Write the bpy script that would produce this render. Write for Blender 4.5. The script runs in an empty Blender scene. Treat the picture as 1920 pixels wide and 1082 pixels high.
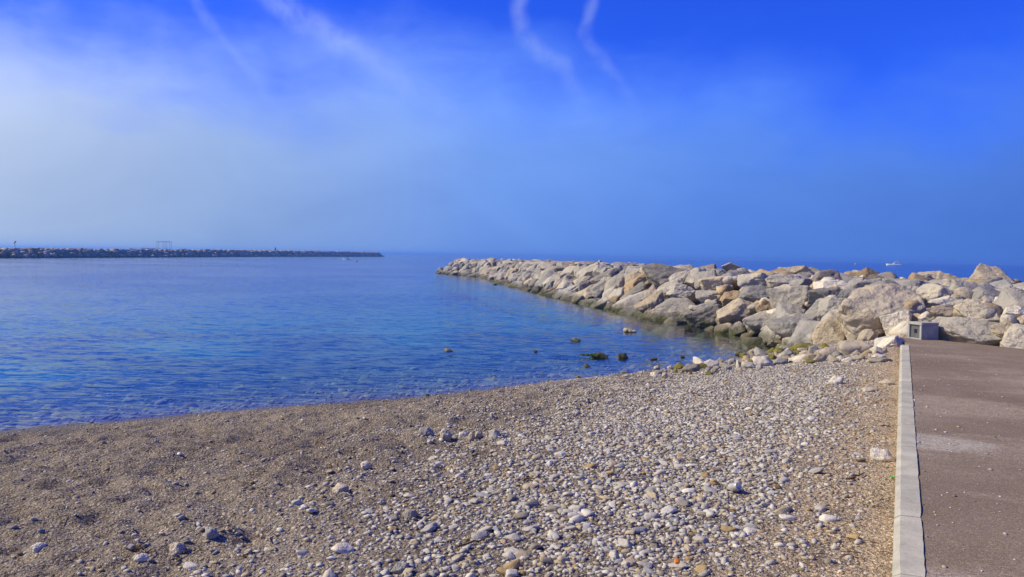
import bpy, bmesh, math, random
import numpy as np
from mathutils import Vector, Matrix

random.seed(7)
rng = np.random.default_rng(11)
scene = bpy.context.scene
col = scene.collection
R = math.radians

# ------------------------------------------------------------------ camera
FPX, CX, CY, CAM_H = 1493.0, 960.0, 541.0, 2.6
PITCH, ROLL = math.atan(61 / FPX), R(0.94)
F_ = Vector((0, math.cos(PITCH), -math.sin(PITCH)))
R0 = Vector((1, 0, 0)); U0 = R0.cross(F_)
R_ = R0 * math.cos(ROLL) + U0 * math.sin(ROLL)
U_ = R_.cross(F_)
EYE = Vector((0, 0, CAM_H))
cam = bpy.data.cameras.new('camera'); cam_o = bpy.data.objects.new('camera', cam); col.objects.link(cam_o)
cam.sensor_width = 36; cam.lens = 28; cam.clip_start = 0.05; cam.clip_end = 30000
m4 = Matrix((R_, U_, -F_)).transposed().to_4x4(); m4.translation = EYE
cam_o.matrix_world = m4
scene.camera = cam_o

def ray(px, py):
    return (F_ + R_ * ((px - CX) / FPX) + U_ * ((CY - py) / FPX))
def hit_z(px, py, z):
    d = ray(px, py); t = (z - CAM_H) / d.z
    return EYE + d * t
def az_el(px, py):
    d = ray(px, py).normalized()
    return math.degrees(math.atan2(d.x, d.y)), math.degrees(math.asin(d.z))

# ------------------------------------------------------------------ node helper
class NT:
    def __init__(self, tree):
        self.t = tree; self.n = tree.nodes; self.l = tree.links
    def new(self, typ, **kw):
        n = self.n.new(typ)
        for k, v in kw.items(): setattr(n, k, v)
        return n
    def put(self, sock, v):
        if v is None: return
        if isinstance(v, bpy.types.NodeSocket): self.l.new(v, sock)
        else:
            if hasattr(sock.default_value, '__len__') and not hasattr(v, '__len__'): v = (v,) * len(sock.default_value)
            if hasattr(v, '__len__') and len(sock.default_value) == 4 and len(v) == 3: v = tuple(v) + (1,)
            sock.default_value = v
    def m(self, op, a, b=None, c=None, clamp=False):
        n = self.new('ShaderNodeMath', operation=op, use_clamp=clamp)
        self.put(n.inputs[0], a); self.put(n.inputs[1], b); self.put(n.inputs[2], c)
        return n.outputs[0]
    def v(self, op, a, b=None):
        n = self.new('ShaderNodeVectorMath', operation=op)
        self.put(n.inputs[0], a); self.put(n.inputs[1], b)
        return n.outputs['Value'] if op in ('DOT_PRODUCT', 'LENGTH', 'DISTANCE') else n.outputs[0]
    def mix(self, f, a, b, mode='MIX'):
        n = self.new('ShaderNodeMix', data_type='RGBA', blend_type=mode)
        self.put(n.inputs[0], f); self.put(n.inputs[6], a); self.put(n.inputs[7], b)
        return n.outputs[2]
    def smooth(self, x, a, b, lo=0.0, hi=1.0):
        n = self.new('ShaderNodeMapRange', interpolation_type='SMOOTHSTEP')
        for i, q in enumerate((x, a, b, lo, hi)): self.put(n.inputs[i], q)
        return n.outputs[0]
    def noise(self, vec, scale, detail=4, rough=0.5, dist=0.0, color=False):
        n = self.new('ShaderNodeTexNoise')
        self.put(n.inputs['Vector'], vec); self.put(n.inputs['Scale'], scale); self.put(n.inputs['Detail'], detail)
        self.put(n.inputs['Roughness'], rough); self.put(n.inputs['Distortion'], dist)
        return n.outputs['Color' if color else 'Fac']
    def voro(self, vec, scale, feature='F1', out='Distance', rnd=1.0):
        n = self.new('ShaderNodeTexVoronoi', feature=feature)
        self.put(n.inputs['Vector'], vec); self.put(n.inputs['Scale'], scale)
        if 'Randomness' in n.inputs: self.put(n.inputs['Randomness'], rnd)
        return n.outputs[out]
    def ramp(self, f, stops, interp='LINEAR'):
        n = self.new('ShaderNodeValToRGB'); cr = n.color_ramp; cr.interpolation = interp
        while len(cr.elements) < len(stops): cr.elements.new(0.5)
        for e, (p, c) in zip(cr.elements, stops):
            e.position = p; e.color = tuple(c) + ((1,) if len(c) == 3 else ())
        self.put(n.inputs[0], f)
        return n.outputs[0]
    def bump(self, h, strength, dist, normal=None):
        n = self.new('ShaderNodeBump'); self.put(n.inputs['Height'], h)
        self.put(n.inputs['Strength'], strength); self.put(n.inputs['Distance'], dist)
        if normal is not None: self.put(n.inputs['Normal'], normal)
        return n.outputs[0]

# ------------------------------------------------------------------ sun and sky
SUN_AZ, SUN_EL, FOG_AZ = R(-86), R(40), R(-76)
SUNV = Vector((math.sin(SUN_AZ) * math.cos(SUN_EL), math.cos(SUN_AZ) * math.cos(SUN_EL), math.sin(SUN_EL)))
sl = bpy.data.lights.new('sun', 'SUN'); sl.energy = 4.9; sl.angle = R(0.6); sl.color = (1.0, 0.88, 0.64)
so = bpy.data.objects.new('sun', sl); col.objects.link(so)
so.rotation_euler = (-SUNV).to_track_quat('-Z', 'Y').to_euler(); so.location = (-20, 0, 30)

world = bpy.data.worlds.new('World'); scene.world = world; world.use_nodes = True
w = NT(world.node_tree); w.n.clear()
sky = w.new('ShaderNodeTexSky', sky_type='NISHITA', sun_disc=False, sun_elevation=SUN_EL, sun_rotation=SUN_AZ,
            altitude=0.0, air_density=1.0, dust_density=0.6, ozone_density=2.0)
dirv = w.new('ShaderNodeTexCoord').outputs['Generated']
sep = w.new('ShaderNodeSeparateXYZ'); w.put(sep.inputs[0], dirv)
elr = w.m('ARCSINE', sep.outputs[2])
el = w.m('MULTIPLY', elr, 57.29578)
az = w.m('MULTIPLY', w.m('ARCTAN2', sep.outputs[0], sep.outputs[1]), 57.29578)
sundot = w.v('DOT_PRODUCT', dirv, tuple(SUNV))
hdot = w.v('DOT_PRODUCT', w.v('NORMALIZE', w.v('MULTIPLY', dirv, (1, 1, 0))), (math.sin(FOG_AZ), math.cos(FOG_AZ), 0))
blue = w.mix(1.0, sky.outputs[0], (0.125, 0.40, 1.95), 'MULTIPLY')
blue = w.mix(w.smooth(sundot, 0.72, 1.0), blue, sky.outputs[0])
blue = w.mix(w.smooth(el, 22.0, 65.0, 0.0, 0.45), blue, (0.04, 0.18, 1.3))
# sea fog bank: milky towards the sun, deep blue away from it
fogc = w.ramp(w.m('MULTIPLY_ADD', hdot, 0.5, 0.5),
              [(0.0, (0.045, 0.14, 0.52)), (0.33, (0.074, 0.200, 0.66)), (0.50, (0.105, 0.260, 0.78)), (0.64, (0.165, 0.335, 0.82)),
               (0.78, (0.30, 0.445, 0.745)), (0.87, (0.45, 0.57, 0.785)), (1.0, (0.56, 0.66, 0.82))])
fogc = w.mix(1.0, fogc, (10, 10, 10), 'MULTIPLY')
# brighter upper part of the bank than its foot
fogc = w.mix(1.0, fogc, w.ramp(w.smooth(el, 0.0, 13.0), [(0.0, (0.90, 0.92, 0.95)), (0.6, (1.12, 1.09, 1.10)), (1.0, (1.2, 1.18, 1.28))]), 'MULTIPLY')
nz = w.noise(dirv, 3.2, 5, 0.5, 0.3)
nz2 = w.noise(w.v('MULTIPLY', dirv, (1, 1, 2.2)), 9.0, 4, 0.55, 0.4)
edge = w.m('ADD', w.m('MULTIPLY', w.m('SUBTRACT', nz, 0.5), 13.0), w.m('MULTIPLY', w.m('SUBTRACT', nz2, 0.5), 5.0))
top = w.m('ADD', w.m('MULTIPLY', hdot, 2.6), 10.9)
q = w.m('SUBTRACT', w.m('ADD', el, edge), top)
fogm = w.smooth(q, -5.0, 5.5, 1.0, 0.0)
fogc = w.mix(1.0, fogc, w.ramp(w.noise(w.v('MULTIPLY', dirv, (1, 1, 2.0)), 5.0, 5, 0.6, 0.5), [(0.3, (0.93, 0.94, 0.96)), (0.7, (1.07, 1.06, 1.04))]), 'MULTIPLY')
colr = w.mix(fogm, blue, fogc)
# thin wind-torn cirrus trails
warp = w.v('SCALE', w.v('SUBTRACT', w.noise(dirv, 7, 3, 0.6, color=True), (0.5, 0.5, 0.5)), None)
warp.node.inputs['Scale'].default_value = 3.0
sw = w.new('ShaderNodeSeparateXYZ'); w.put(sw.inputs[0], warp)
azw = w.m('ADD', az, sw.outputs[0]); elw = w.m('ADD', el, sw.outputs[1])
def streak(pts, w0, amp):
    best = None
    P = [az_el(*p) for p in pts]
    for (ax, ay), (bx, by) in zip(P, P[1:]):
        dx, dy = bx - ax, by - ay; L2 = dx * dx + dy * dy
        px_ = w.m('SUBTRACT', azw, ax); py_ = w.m('SUBTRACT', elw, ay)
        t = w.m('DIVIDE', w.m('ADD', w.m('MULTIPLY', px_, dx), w.m('MULTIPLY', py_, dy)), L2, clamp=True)
        ex = w.m('SUBTRACT', px_, w.m('MULTIPLY', t, dx)); ey = w.m('SUBTRACT', py_, w.m('MULTIPLY', t, dy))
        d = w.m('SQRT', w.m('ADD', w.m('MULTIPLY', ex, ex), w.m('MULTIPLY', ey, ey)))
        best = d if best is None else w.m('MINIMUM', best, d)
    return w.m('MULTIPLY', w.smooth(best, 0.0, w0, 1.0, 0.0), amp)
st = streak([(345, -60), (372, 10), (405, 62), (450, 125), (500, 200)], 0.5, 0.13)
for a in (([(480, -30), (545, 32), (640, 80), (720, 125), (800, 185), (900, 260)], 1.25, 0.27),
          ([(985, -60), (960, 20), (968, 70), (1010, 105), (1050, 125), (1070, 170), (1120, 240)], 0.85, 0.17),
          ([(1135, -60), (1105, 20), (1092, 70), (1112, 100), (1150, 150), (1200, 230)], 0.8, 0.15)):
    st = w.m('ADD', st, streak(*a))
st = w.m('MULTIPLY', st, w.smooth(w.noise(dirv, 26, 4, 0.6), 0.32, 0.62, 0.35, 1.25))
st = w.m('MULTIPLY', st, w.smooth(el, 8.5, 17.5))
colr = w.mix(st, colr, (6.0, 7.2, 10.2))
bg = w.new('ShaderNodeBackground'); w.put(bg.inputs[0], colr); bg.inputs[1].default_value = 0.1
wo = w.new('ShaderNodeOutputWorld'); w.l.new(bg.outputs[0], wo.inputs[0])

vs = scene.view_settings
vs.view_transform = 'Standard'; vs.look = 'None'; vs.exposure = 0.0; vs.gamma = 1.0; vs.use_curve_mapping = False
scene.cycles.use_denoising = True
scene.cycles.max_bounces = 8; scene.cycles.transparent_max_bounces = 12
scene.cycles.volume_bounces = 1
scene.cycles.sample_clamp_indirect = 6.0

# ------------------------------------------------------------------ object helpers
def tag(o, label=None, cat=None, group=None, kind=None):
    if label: o['label'] = label
    if cat: o['category'] = cat
    if group: o['group'] = group
    if kind: o['kind'] = kind
    return o
def link(name, me, parent=None, mat=None):
    o = bpy.data.objects.new(name, me); col.objects.link(o)
    if parent is not None: o.parent = parent
    if mat is not None and me is not None and not me.materials: me.materials.append(mat)
    return o
def empty(name, loc=(0, 0, 0), rz=0):
    o = bpy.data.objects.new(name, None); col.objects.link(o); o.location = loc; o.rotation_euler = (0, 0, rz)
    o.empty_display_size = 0.2
    return o
def mesh_np(name, V, Fc, smooth=True):
    me = bpy.data.meshes.new(name); V = np.asarray(V, np.float32); Fc = np.asarray(Fc, np.int32)
    k = Fc.shape[1]
    me.vertices.add(len(V)); me.vertices.foreach_set('co', V.ravel())
    me.loops.add(Fc.size); me.loops.foreach_set('vertex_index', Fc.ravel())
    me.polygons.add(len(Fc)); me.polygons.foreach_set('loop_start', np.arange(0, Fc.size, k, dtype=np.int32))
    me.polygons.foreach_set('loop_total', np.full(len(Fc), k, np.int32))
    if smooth: me.polygons.foreach_set('use_smooth', np.ones(len(Fc), bool))
    me.update(calc_edges=True); me.validate()
    return me
def set_col(me, C):
    a = me.attributes.new('tint', 'FLOAT_COLOR', 'POINT')
    a.data.foreach_set('color', np.concatenate([C, np.ones((len(C), 1))], 1).astype(np.float32).ravel())
def bm_mesh(name, bm, smooth=False):
    me = bpy.data.meshes.new(name); bmesh.ops.recalc_face_normals(bm, faces=bm.faces); bm.to_mesh(me); bm.free()
    if smooth:
        for p in me.polygons: p.use_smooth = True
    return me
def box_bm(sx, sy, sz, c=(0, 0, 0), bev=0.0, bm=None, seg=2):
    own = bm is None
    b = bmesh.new()
    bmesh.ops.create_cube(b, size=1.0)
    for v in b.verts: v.co = Vector((v.co.x * sx, v.co.y * sy, v.co.z * sz)) + Vector(c)
    if bev: bmesh.ops.bevel(b, geom=b.edges[:] , offset=bev, segments=seg, affect='EDGES')
    if own: return b
    tmp = bpy.data.meshes.new('t'); b.to_mesh(tmp); b.free(); bm.from_mesh(tmp); bpy.data.meshes.remove(tmp)
    return bm
def tube(bm, pts, r, n=6):
    rs = r if hasattr(r, '__len__') else [r] * len(pts)
    rings = []
    for i, p in enumerate(pts):
        p = Vector(p); a = Vector(pts[max(i - 1, 0)]); b = Vector(pts[min(i + 1, len(pts) - 1)])
        d = (b - a).normalized(); u = d.orthogonal().normalized(); v = d.cross(u)
        rings.append([bm.verts.new(p + (u * math.cos(2 * math.pi * k / n) + v * math.sin(2 * math.pi * k / n)) * rs[i]) for k in range(n)])
    for A, B in zip(rings, rings[1:]):
        for k in range(n): bm.faces.new((A[k], A[(k + 1) % n], B[(k + 1) % n], B[k]))
    bm.faces.new(rings[0][::-1]); bm.faces.new(rings[-1])
    return bm

# ------------------------------------------------------------------ numpy noise
_perm = np.random.default_rng(5).permutation(512).astype(np.int64); _perm = np.concatenate([_perm, _perm, _perm])
_grad = np.random.default_rng(6).normal(size=(512, 3)); _grad /= np.linalg.norm(_grad, axis=1)[:, None]
def perlin(P):
    P = np.asarray(P, float)
    I = np.floor(P).astype(np.int64); f = P - I; I &= 511
    u = f * f * f * (f * (f * 6 - 15) + 10)
    res = 0
    for dx in (0, 1):
        for dy in (0, 1):
            for dz in (0, 1):
                h = _perm[_perm[_perm[(I[:, 0] + dx) & 511] + ((I[:, 1] + dy) & 511)] + ((I[:, 2] + dz) & 511)] & 511
                g = (_grad[h] * (f - (dx, dy, dz))).sum(1)
                res = res + g * np.where(dx, u[:, 0], 1 - u[:, 0]) * np.where(dy, u[:, 1], 1 - u[:, 1]) * np.where(dz, u[:, 2], 1 - u[:, 2])
    return res * 1.5
def fbm(P, oct=4, gain=0.5):
    P = np.asarray(P, float); s = 0; a = 1.0
    for i in range(oct):
        s = s + a * perlin(P * (2.03 ** i) + 17.3 * i); a *= gain
    return s
def fbm2(x, y, sc, oct=4, gain=0.5, seed=0.0):
    return fbm(np.stack([np.ravel(x) * sc, np.ravel(y) * sc, np.full(np.size(x), 3.7 + seed)], 1), oct, gain).reshape(np.shape(x))
def sstep(x, a, b):
    t = np.clip((x - a) / (b - a), 0, 1); return t * t * (3 - 2 * t)

# ------------------------------------------------------------------ layout in plan (metres; water level z = 0)
KDIR = np.array([math.sin(R(26.1)), math.cos(R(26.1))]); KLEFT = np.array([-KDIR[1], KDIR[0]])
KERB_TOP, SAND_K, KERB_END = 1.10, 1.00, 16.25
WATERLINE = np.array([(-70, -34), (-20, 2.6), (-7.2, 11.2), (-4.8, 12.8), (-1.55, 14.5), (0.8, 16.4), (2.9, 17.8), (4.3, 19.1), (6.2, 21.0), (7.7, 22.3), (9.5, 23.4), (14, 33), (40, 30), (90, 20)], float)
JETTY = np.array([(16, 4), (12.2, 9.6), (9.7, 13.9), (8.6, 15.9), (8.1, 17.2), (7.6, 19.3), (7.9, 22.5), (7.5, 26), (7.35, 29), (5.6, 35), (3.6, 46), (1.55, 57.9), (-1.5, 78),
                  (-3.9, 94.7), (-10.3, 109), (-10.6, 113), (-3, 117), (3.5, 100), (8.5, 80), (12, 58), (14.5, 42), (18, 33), (26, 27), (40, 20), (50, 4)], float)
def seg_dist(P, A, B):
    d = B - A; t = np.clip(((P - A) @ d) / (d @ d), 0, 1)
    return np.linalg.norm(P - (A + t[:, None] * d), axis=1)
def poly_dist(P, poly, closed=True):
    n = len(poly); best = np.full(len(P), 1e9)
    for i in range(n if closed else n - 1):
        best = np.minimum(best, seg_dist(P, poly[i], poly[(i + 1) % n]))
    return best
def inside(P, poly):
    r = np.zeros(len(P), bool); n = len(poly)
    for i in range(n):
        a, b = poly[i], poly[(i + 1) % n]
        c = ((a[1] > P[:, 1]) != (b[1] > P[:, 1]))
        with np.errstate(divide='ignore', invalid='ignore'):
            xi = (b[0] - a[0]) * (P[:, 1] - a[1]) / (b[1] - a[1]) + a[0]
        r ^= c & (P[:, 0] < xi)
    return r
LAND = np.concatenate([WATERLINE, [(90, -90), (-70, -90)]])
def kerb_uv(P):
    return P @ KLEFT, P @ KDIR
def ground_z(x, y, detail=True):
    sh = np.shape(x); P = np.stack([np.ravel(x), np.ravel(y)], 1).astype(float)
    dw = poly_dist(P, WATERLINE, False); on = inside(P, LAND)
    u, v = kerb_uv(P); dk = np.maximum(u, 0.0)
    t = dw / (dw + dk + 1e-6)
    zl = SAND_K * t ** 0.9
    zw = -np.interp(dw, [0, 1, 4, 9, 20, 60, 200, 2000], [0, 0.12, 0.42, 0.85, 1.6, 2.8, 3.4, 5.5])
    z = np.where(on, zl, zw)
    if detail:
        k = sstep(dw, 0.15, 1.4) * on + 0.25 * (~on)
        wob = fbm2(P[:, 0], P[:, 1], 0.35, 3) * 0.05
        sandy = sstep(u, 2.4, 4.5)
        lump = fbm2(P[:, 0], P[:, 1], 3.1, 3, 0.5, 4.0)
        dent = -np.maximum(fbm2(P[:, 0], P[:, 1], 2.1, 2, 0.5, 9.0) - 0.12, 0)
        fine_l = fbm2(P[:, 0], P[:, 1], 8.5, 3, 0.6, 14.0) * (0.004 + 0.011 * sandy)
        z = z + k * (wob + fine_l + lump * (0.008 + 0.060 * sandy) + dent * (0.02 + 0.05 * sandy))
        z = np.where(on & (z < 0.012) & (dw > 0.3), 0.012, z)
        # swash line: tiny cusps move the edge of the water in and out
        z = z + fbm2(P[:, 0], P[:, 1], 0.9, 3, 0.5, 2.0) * 0.02 * np.exp(-dw / 0.6)
        z = np.where(u < 0.02, np.minimum(z, SAND_K), z)
    return z.reshape(sh)
def gz(x, y): return float(ground_z(np.array([x]), np.array([y]))[0])
def hit_ground(px, py):
    z = 0.6
    for _ in range(14):
        p = hit_z(px, py, z); z = 0.5 * z + 0.5 * gz(p.x, p.y)
    return hit_z(px, py, z)
def jetty_z(x, y, noise=True):
    sh = np.shape(x); P = np.stack([np.ravel(x), np.ravel(y)], 1).astype(float)
    d = poly_dist(P, JETTY); ins = inside(P, JETTY)
    base = np.interp(P[:, 1], [14, 16, 18, 20, 23, 26], [1.0, 0.95, 0.75, 0.45, 0.1, -0.2])
    crest = np.interp(P[:, 1], [14, 19, 30, 60, 110], [1.62, 1.60, 1.72, 1.82, 1.70])
    z = np.minimum(base + 0.66 * d, crest)
    z = np.where(ins, z, base - 0.9 * d)
    return z.reshape(sh)

# ------------------------------------------------------------------ materials
def new_mat(name):
    m = bpy.data.materials.new(name); m.use_nodes = True
    t = NT(m.node_tree); t.n.clear()
    out = t.new('ShaderNodeOutputMaterial')
    return m, t, out
def principled(t, out, colr, rough=0.8, normal=None, metal=0.0, spec=0.3):
    b = t.new('ShaderNodeBsdfPrincipled')
    t.put(b.inputs['Base Color'], colr); t.put(b.inputs['Roughness'], rough); t.put(b.inputs['Metallic'], metal)
    t.put(b.inputs['Specular IOR Level'], spec)
    if normal is not None: t.put(b.inputs['Normal'], normal)
    t.l.new(b.outputs[0], out.inputs[0]); return b
def flat_mat(name, c, rough=0.6, metal=0.0, var=0.08, sc=6.0):
    m, t, out = new_mat(name)
    p = t.new('ShaderNodeTexCoord').outputs['Object']
    n = t.noise(p, sc, 4, 0.6)
    c2 = tuple(max(0, x * (1 - var * 2)) for x in c); c3 = tuple(min(1, x * (1 + var * 2)) for x in c)
    principled(t, out, t.mix(t.smooth(n, 0.3, 0.7), c2, c3), rough, t.bump(t.noise(p, sc * 12, 3), 0.15, 0.01), metal)
    return m

def rock_mat(name, use_attr, wet=True, fine=1.0, w1=0.50, w2=0.22):
    m, t, out = new_mat(name)
    tc = t.new('ShaderNodeTexCoord'); geo = t.new('ShaderNodeNewGeometry')
    oi = t.new('ShaderNodeObjectInfo')
    p = geo.outputs['Position']
    off = t.v('ADD', p, t.v('SCALE', (37.0, 11.0, 23.0), None))
    off.node.inputs[1].links[0].from_node.inputs['Scale'].default_value = 1.0
    t.l.new(oi.outputs['Random'], off.node.inputs[1].links[0].from_node.inputs['Scale'])
    n1 = t.noise(off, 1.1 * fine, 5, 0.55, 0.6)
    n2 = t.noise(off, 4.5 * fine, 6, 0.62, 0.2)
    n3 = t.noise(off, 24.0 * fine, 4, 0.6)
    c = t.mix(t.smooth(n1, 0.36, 0.64), (0.372, 0.348, 0.300), (0.485, 0.436, 0.348))
    c = t.mix(t.smooth(n2, 0.56, 0.74, 0, 0.75), c, (0.55, 0.505, 0.42))
    c = t.mix(t.smooth(t.noise(off, 1.9 * fine, 4, 0.6, 1.2), 0.63, 0.74, 0, 0.65), c, (0.46, 0.29, 0.13))
    c = t.mix(t.smooth(n2, 0.42, 0.24, 0, 0.6), c, (0.235, 0.215, 0.19))
    c = t.mix(t.smooth(n3, 0.36, 0.20, 0, 0.45), c, (0.16, 0.145, 0.125))
    if use_attr: tint = t.new('ShaderNodeAttribute', attribute_name='tint').outputs['Color']
    else: tint = oi.outputs['Color']
    c = t.mix(1.0, c, tint, 'MULTIPLY')
    # weathering crust on surfaces that face the sky
    up = t.new('ShaderNodeSeparateXYZ'); t.put(up.inputs[0], geo.outputs['Normal'])
    if wet:
        sp = t.new('ShaderNodeSeparateXYZ'); t.put(sp.inputs[0], p)
        lv = t.m('ADD', sp.outputs[2], t.m('MULTIPLY', t.m('SUBTRACT', n2, 0.5), 0.5))
        c = t.mix(t.smooth(lv, w1, w2, 0, 0.72), c, (0.085, 0.078, 0.052))
        c = t.mix(t.m('MULTIPLY', t.smooth(lv, 0.26, 0.05), t.smooth(n1, 0.42, 0.6)), c, (0.065, 0.072, 0.020))
    pits = t.voro(t.v('ADD', off, t.noise(off, 6.0 * fine, 3, 0.5, color=True)), 5.5 * fine, 'SMOOTH_F1')
    h = t.m('ADD', t.m('MULTIPLY', n2, 1.0), t.m('ADD', t.m('MULTIPLY', n3, 0.4), t.m('MULTIPLY', pits, 0.35)))
    crack = t.voro(t.v('ADD', off, t.v('MULTIPLY', t.noise(off, 2.2 * fine, 4, 0.6, color=True), (0.8, 0.8, 0.8))), 1.3 * fine, 'DISTANCE_TO_EDGE')
    ck = t.smooth(crack, 0.0, 0.022)
    h = t.m('ADD', h, t.m('MULTIPLY', ck, 0.25))
    c = t.mix(t.m('MULTIPLY', t.m('SUBTRACT', 1.0, ck), 0.2), c, (0.14, 0.115, 0.085))
    principled(t, out, c, 0.9, t.bump(h, 0.85, 0.065 / fine), spec=0.2)
    return m
M_ROCK = rock_mat('limestone', False)
M_ROCK_S = rock_mat('limestone_small', False, True, 3.0, 0.10, -0.02)
M_ROCK_A = rock_mat('limestone_far', True)

def pebble_mat(name, use_attr):
    m, t, out = new_mat(name)
    geo = t.new('ShaderNodeNewGeometry'); p = geo.outputs['Position']
    if use_attr: tint = t.new('ShaderNodeAttribute', attribute_name='tint').outputs['Color']
    else: tint = t.new('ShaderNodeObjectInfo').outputs['Color']
    n = t.noise(p, 45, 5, 0.65, 0.5)
    n2 = t.noise(p, 190, 3, 0.6)
    c = t.mix(1.0, tint, t.ramp(n, [(0.25, (0.72, 0.70, 0.67)), (0.5, (0.98, 0.97, 0.96)), (0.75, (1.15, 1.13, 1.08))]), 'MULTIPLY')
    c = t.mix(t.smooth(n2, 0.42, 0.28, 0, 0.5), c, (0.14, 0.12, 0.10))
    sp = t.new('ShaderNodeSeparateXYZ'); t.put(sp.inputs[0], p)
    wet = t.smooth(sp.outputs[2], 0.09, 0.015, 0, 0.55)
    c = t.mix(wet, c, (0.07, 0.065, 0.045))
    principled(t, out, c, 0.85, t.bump(t.m('ADD', n, t.m('MULTIPLY', n2, 0.4)), 0.5, 0.012), spec=0.25)
    return m
M_PEB = pebble_mat('pebble_stone', False)
M_PEB_A = pebble_mat('pebble_stone_mixed', True)

def sand_mat():
    m, t, out = new_mat('coarse_sand')
    geo = t.new('ShaderNodeNewGeometry'); p = geo.outputs['Position']
    big = t.noise(p, 0.55, 4, 0.55, 0.5); mid = t.noise(p, 3.2, 5, 0.6, 0.3)
    u = t.v('DOT_PRODUCT', p, (KLEFT[0], KLEFT[1], 0)); vv = t.v('DOT_PRODUCT', p, (KDIR[0], KDIR[1], 0))
    near_k = t.smooth(t.m('ADD', u, t.m('MULTIPLY', t.m('SUBTRACT', mid, 0.5), 1.2)), 1.1, 0.3)
    c = t.mix(t.smooth(big, 0.35, 0.65), (0.268, 0.228, 0.182), (0.340, 0.294, 0.236))
    c = t.mix(near_k, c, (0.54, 0.43, 0.29))
    c = t.mix(t.smooth(mid, 0.52, 0.70, 0, 0.6), c, (0.225, 0.175, 0.125))
    orange = t.m('MULTIPLY', t.smooth(t.noise(p, 1.7, 4, 0.6), 0.57, 0.70), t.smooth(u, 0.8, 0.1))
    c = t.mix(t.m('MULTIPLY', orange, 0.55), c, (0.50, 0.29, 0.13))
    g1 = t.voro(p, 75, out='Color'); g2 = t.voro(p, 190, out='Color')
    s1 = t.new('ShaderNodeSeparateXYZ'); t.put(s1.inputs[0], g1)
    s2 = t.new('ShaderNodeSeparateXYZ'); t.put(s2.inputs[0], g2)
    c = t.mix(1.0, c, t.ramp(s1.outputs[0], [(0.0, (0.45, 0.42, 0.40)), (0.35, (0.82, 0.80, 0.78)), (0.8, (1.12, 1.10, 1.06)), (1.0, (1.75, 1.75, 1.75))]), 'MULTIPLY')
    c = t.mix(1.0, c, t.ramp(s2.outputs[1], [(0.0, (0.62, 0.60, 0.58)), (0.5, (1.0, 1.0, 1.0)), (1.0, (1.35, 1.33, 1.30))]), 'MULTIPLY')
    sp = t.new('ShaderNodeSeparateXYZ'); t.put(sp.inputs[0], p)
    zz = t.m('ADD', sp.outputs[2], t.m('MULTIPLY', t.m('SUBTRACT', mid, 0.5), 0.08))
    wet = t.smooth(zz, 0.15, 0.03)
    c = t.mix(t.m('MULTIPLY', wet, 0.62), c, (0.085, 0.068, 0.048))
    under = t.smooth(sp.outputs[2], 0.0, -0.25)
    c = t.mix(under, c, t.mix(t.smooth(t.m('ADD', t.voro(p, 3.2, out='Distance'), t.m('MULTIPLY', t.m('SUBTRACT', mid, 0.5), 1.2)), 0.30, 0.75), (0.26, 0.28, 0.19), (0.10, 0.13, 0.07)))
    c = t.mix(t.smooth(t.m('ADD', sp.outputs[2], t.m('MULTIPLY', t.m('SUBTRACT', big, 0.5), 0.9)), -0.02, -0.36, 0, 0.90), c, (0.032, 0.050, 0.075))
    d1 = t.voro(p, 42); d2 = t.voro(p, 110)
    h = t.m('ADD', t.m('MULTIPLY', t.m('SUBTRACT', 1.0, d1), 0.6), t.m('ADD', t.m('MULTIPLY', t.m('SUBTRACT', 1.0, d2), 0.25), t.m('MULTIPLY', t.noise(p, 14, 5, 0.7), 2.4)))
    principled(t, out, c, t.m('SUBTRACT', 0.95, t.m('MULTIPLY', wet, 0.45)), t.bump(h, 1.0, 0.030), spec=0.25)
    return m
M_SAND = sand_mat()
def seabed_mat():
    m, t, out = new_mat('seabed_sand')
    p = t.new('ShaderNodeNewGeometry').outputs['Position']
    n = t.noise(p, 0.08, 4, 0.6, 0.8); n2 = t.noise(p, 1.2, 4, 0.6)
    sy = t.new('ShaderNodeSeparateXYZ'); t.put(sy.inputs[0], p)
    meadow = t.smooth(sy.outputs[1], 62.0, 30.0, -0.20, 0.12)            # sea grass grows near the shore, open sand lies beyond
    c = t.mix(t.smooth(t.m('ADD', n, meadow), 0.36, 0.66), (0.15, 0.19, 0.22), (0.030, 0.045, 0.075))
    c = t.mix(t.smooth(n2, 0.5, 0.7, 0, 0.4), c, (0.10, 0.12, 0.13))
    principled(t, out, c, 0.9); return m
M_BED = seabed_mat()

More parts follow.
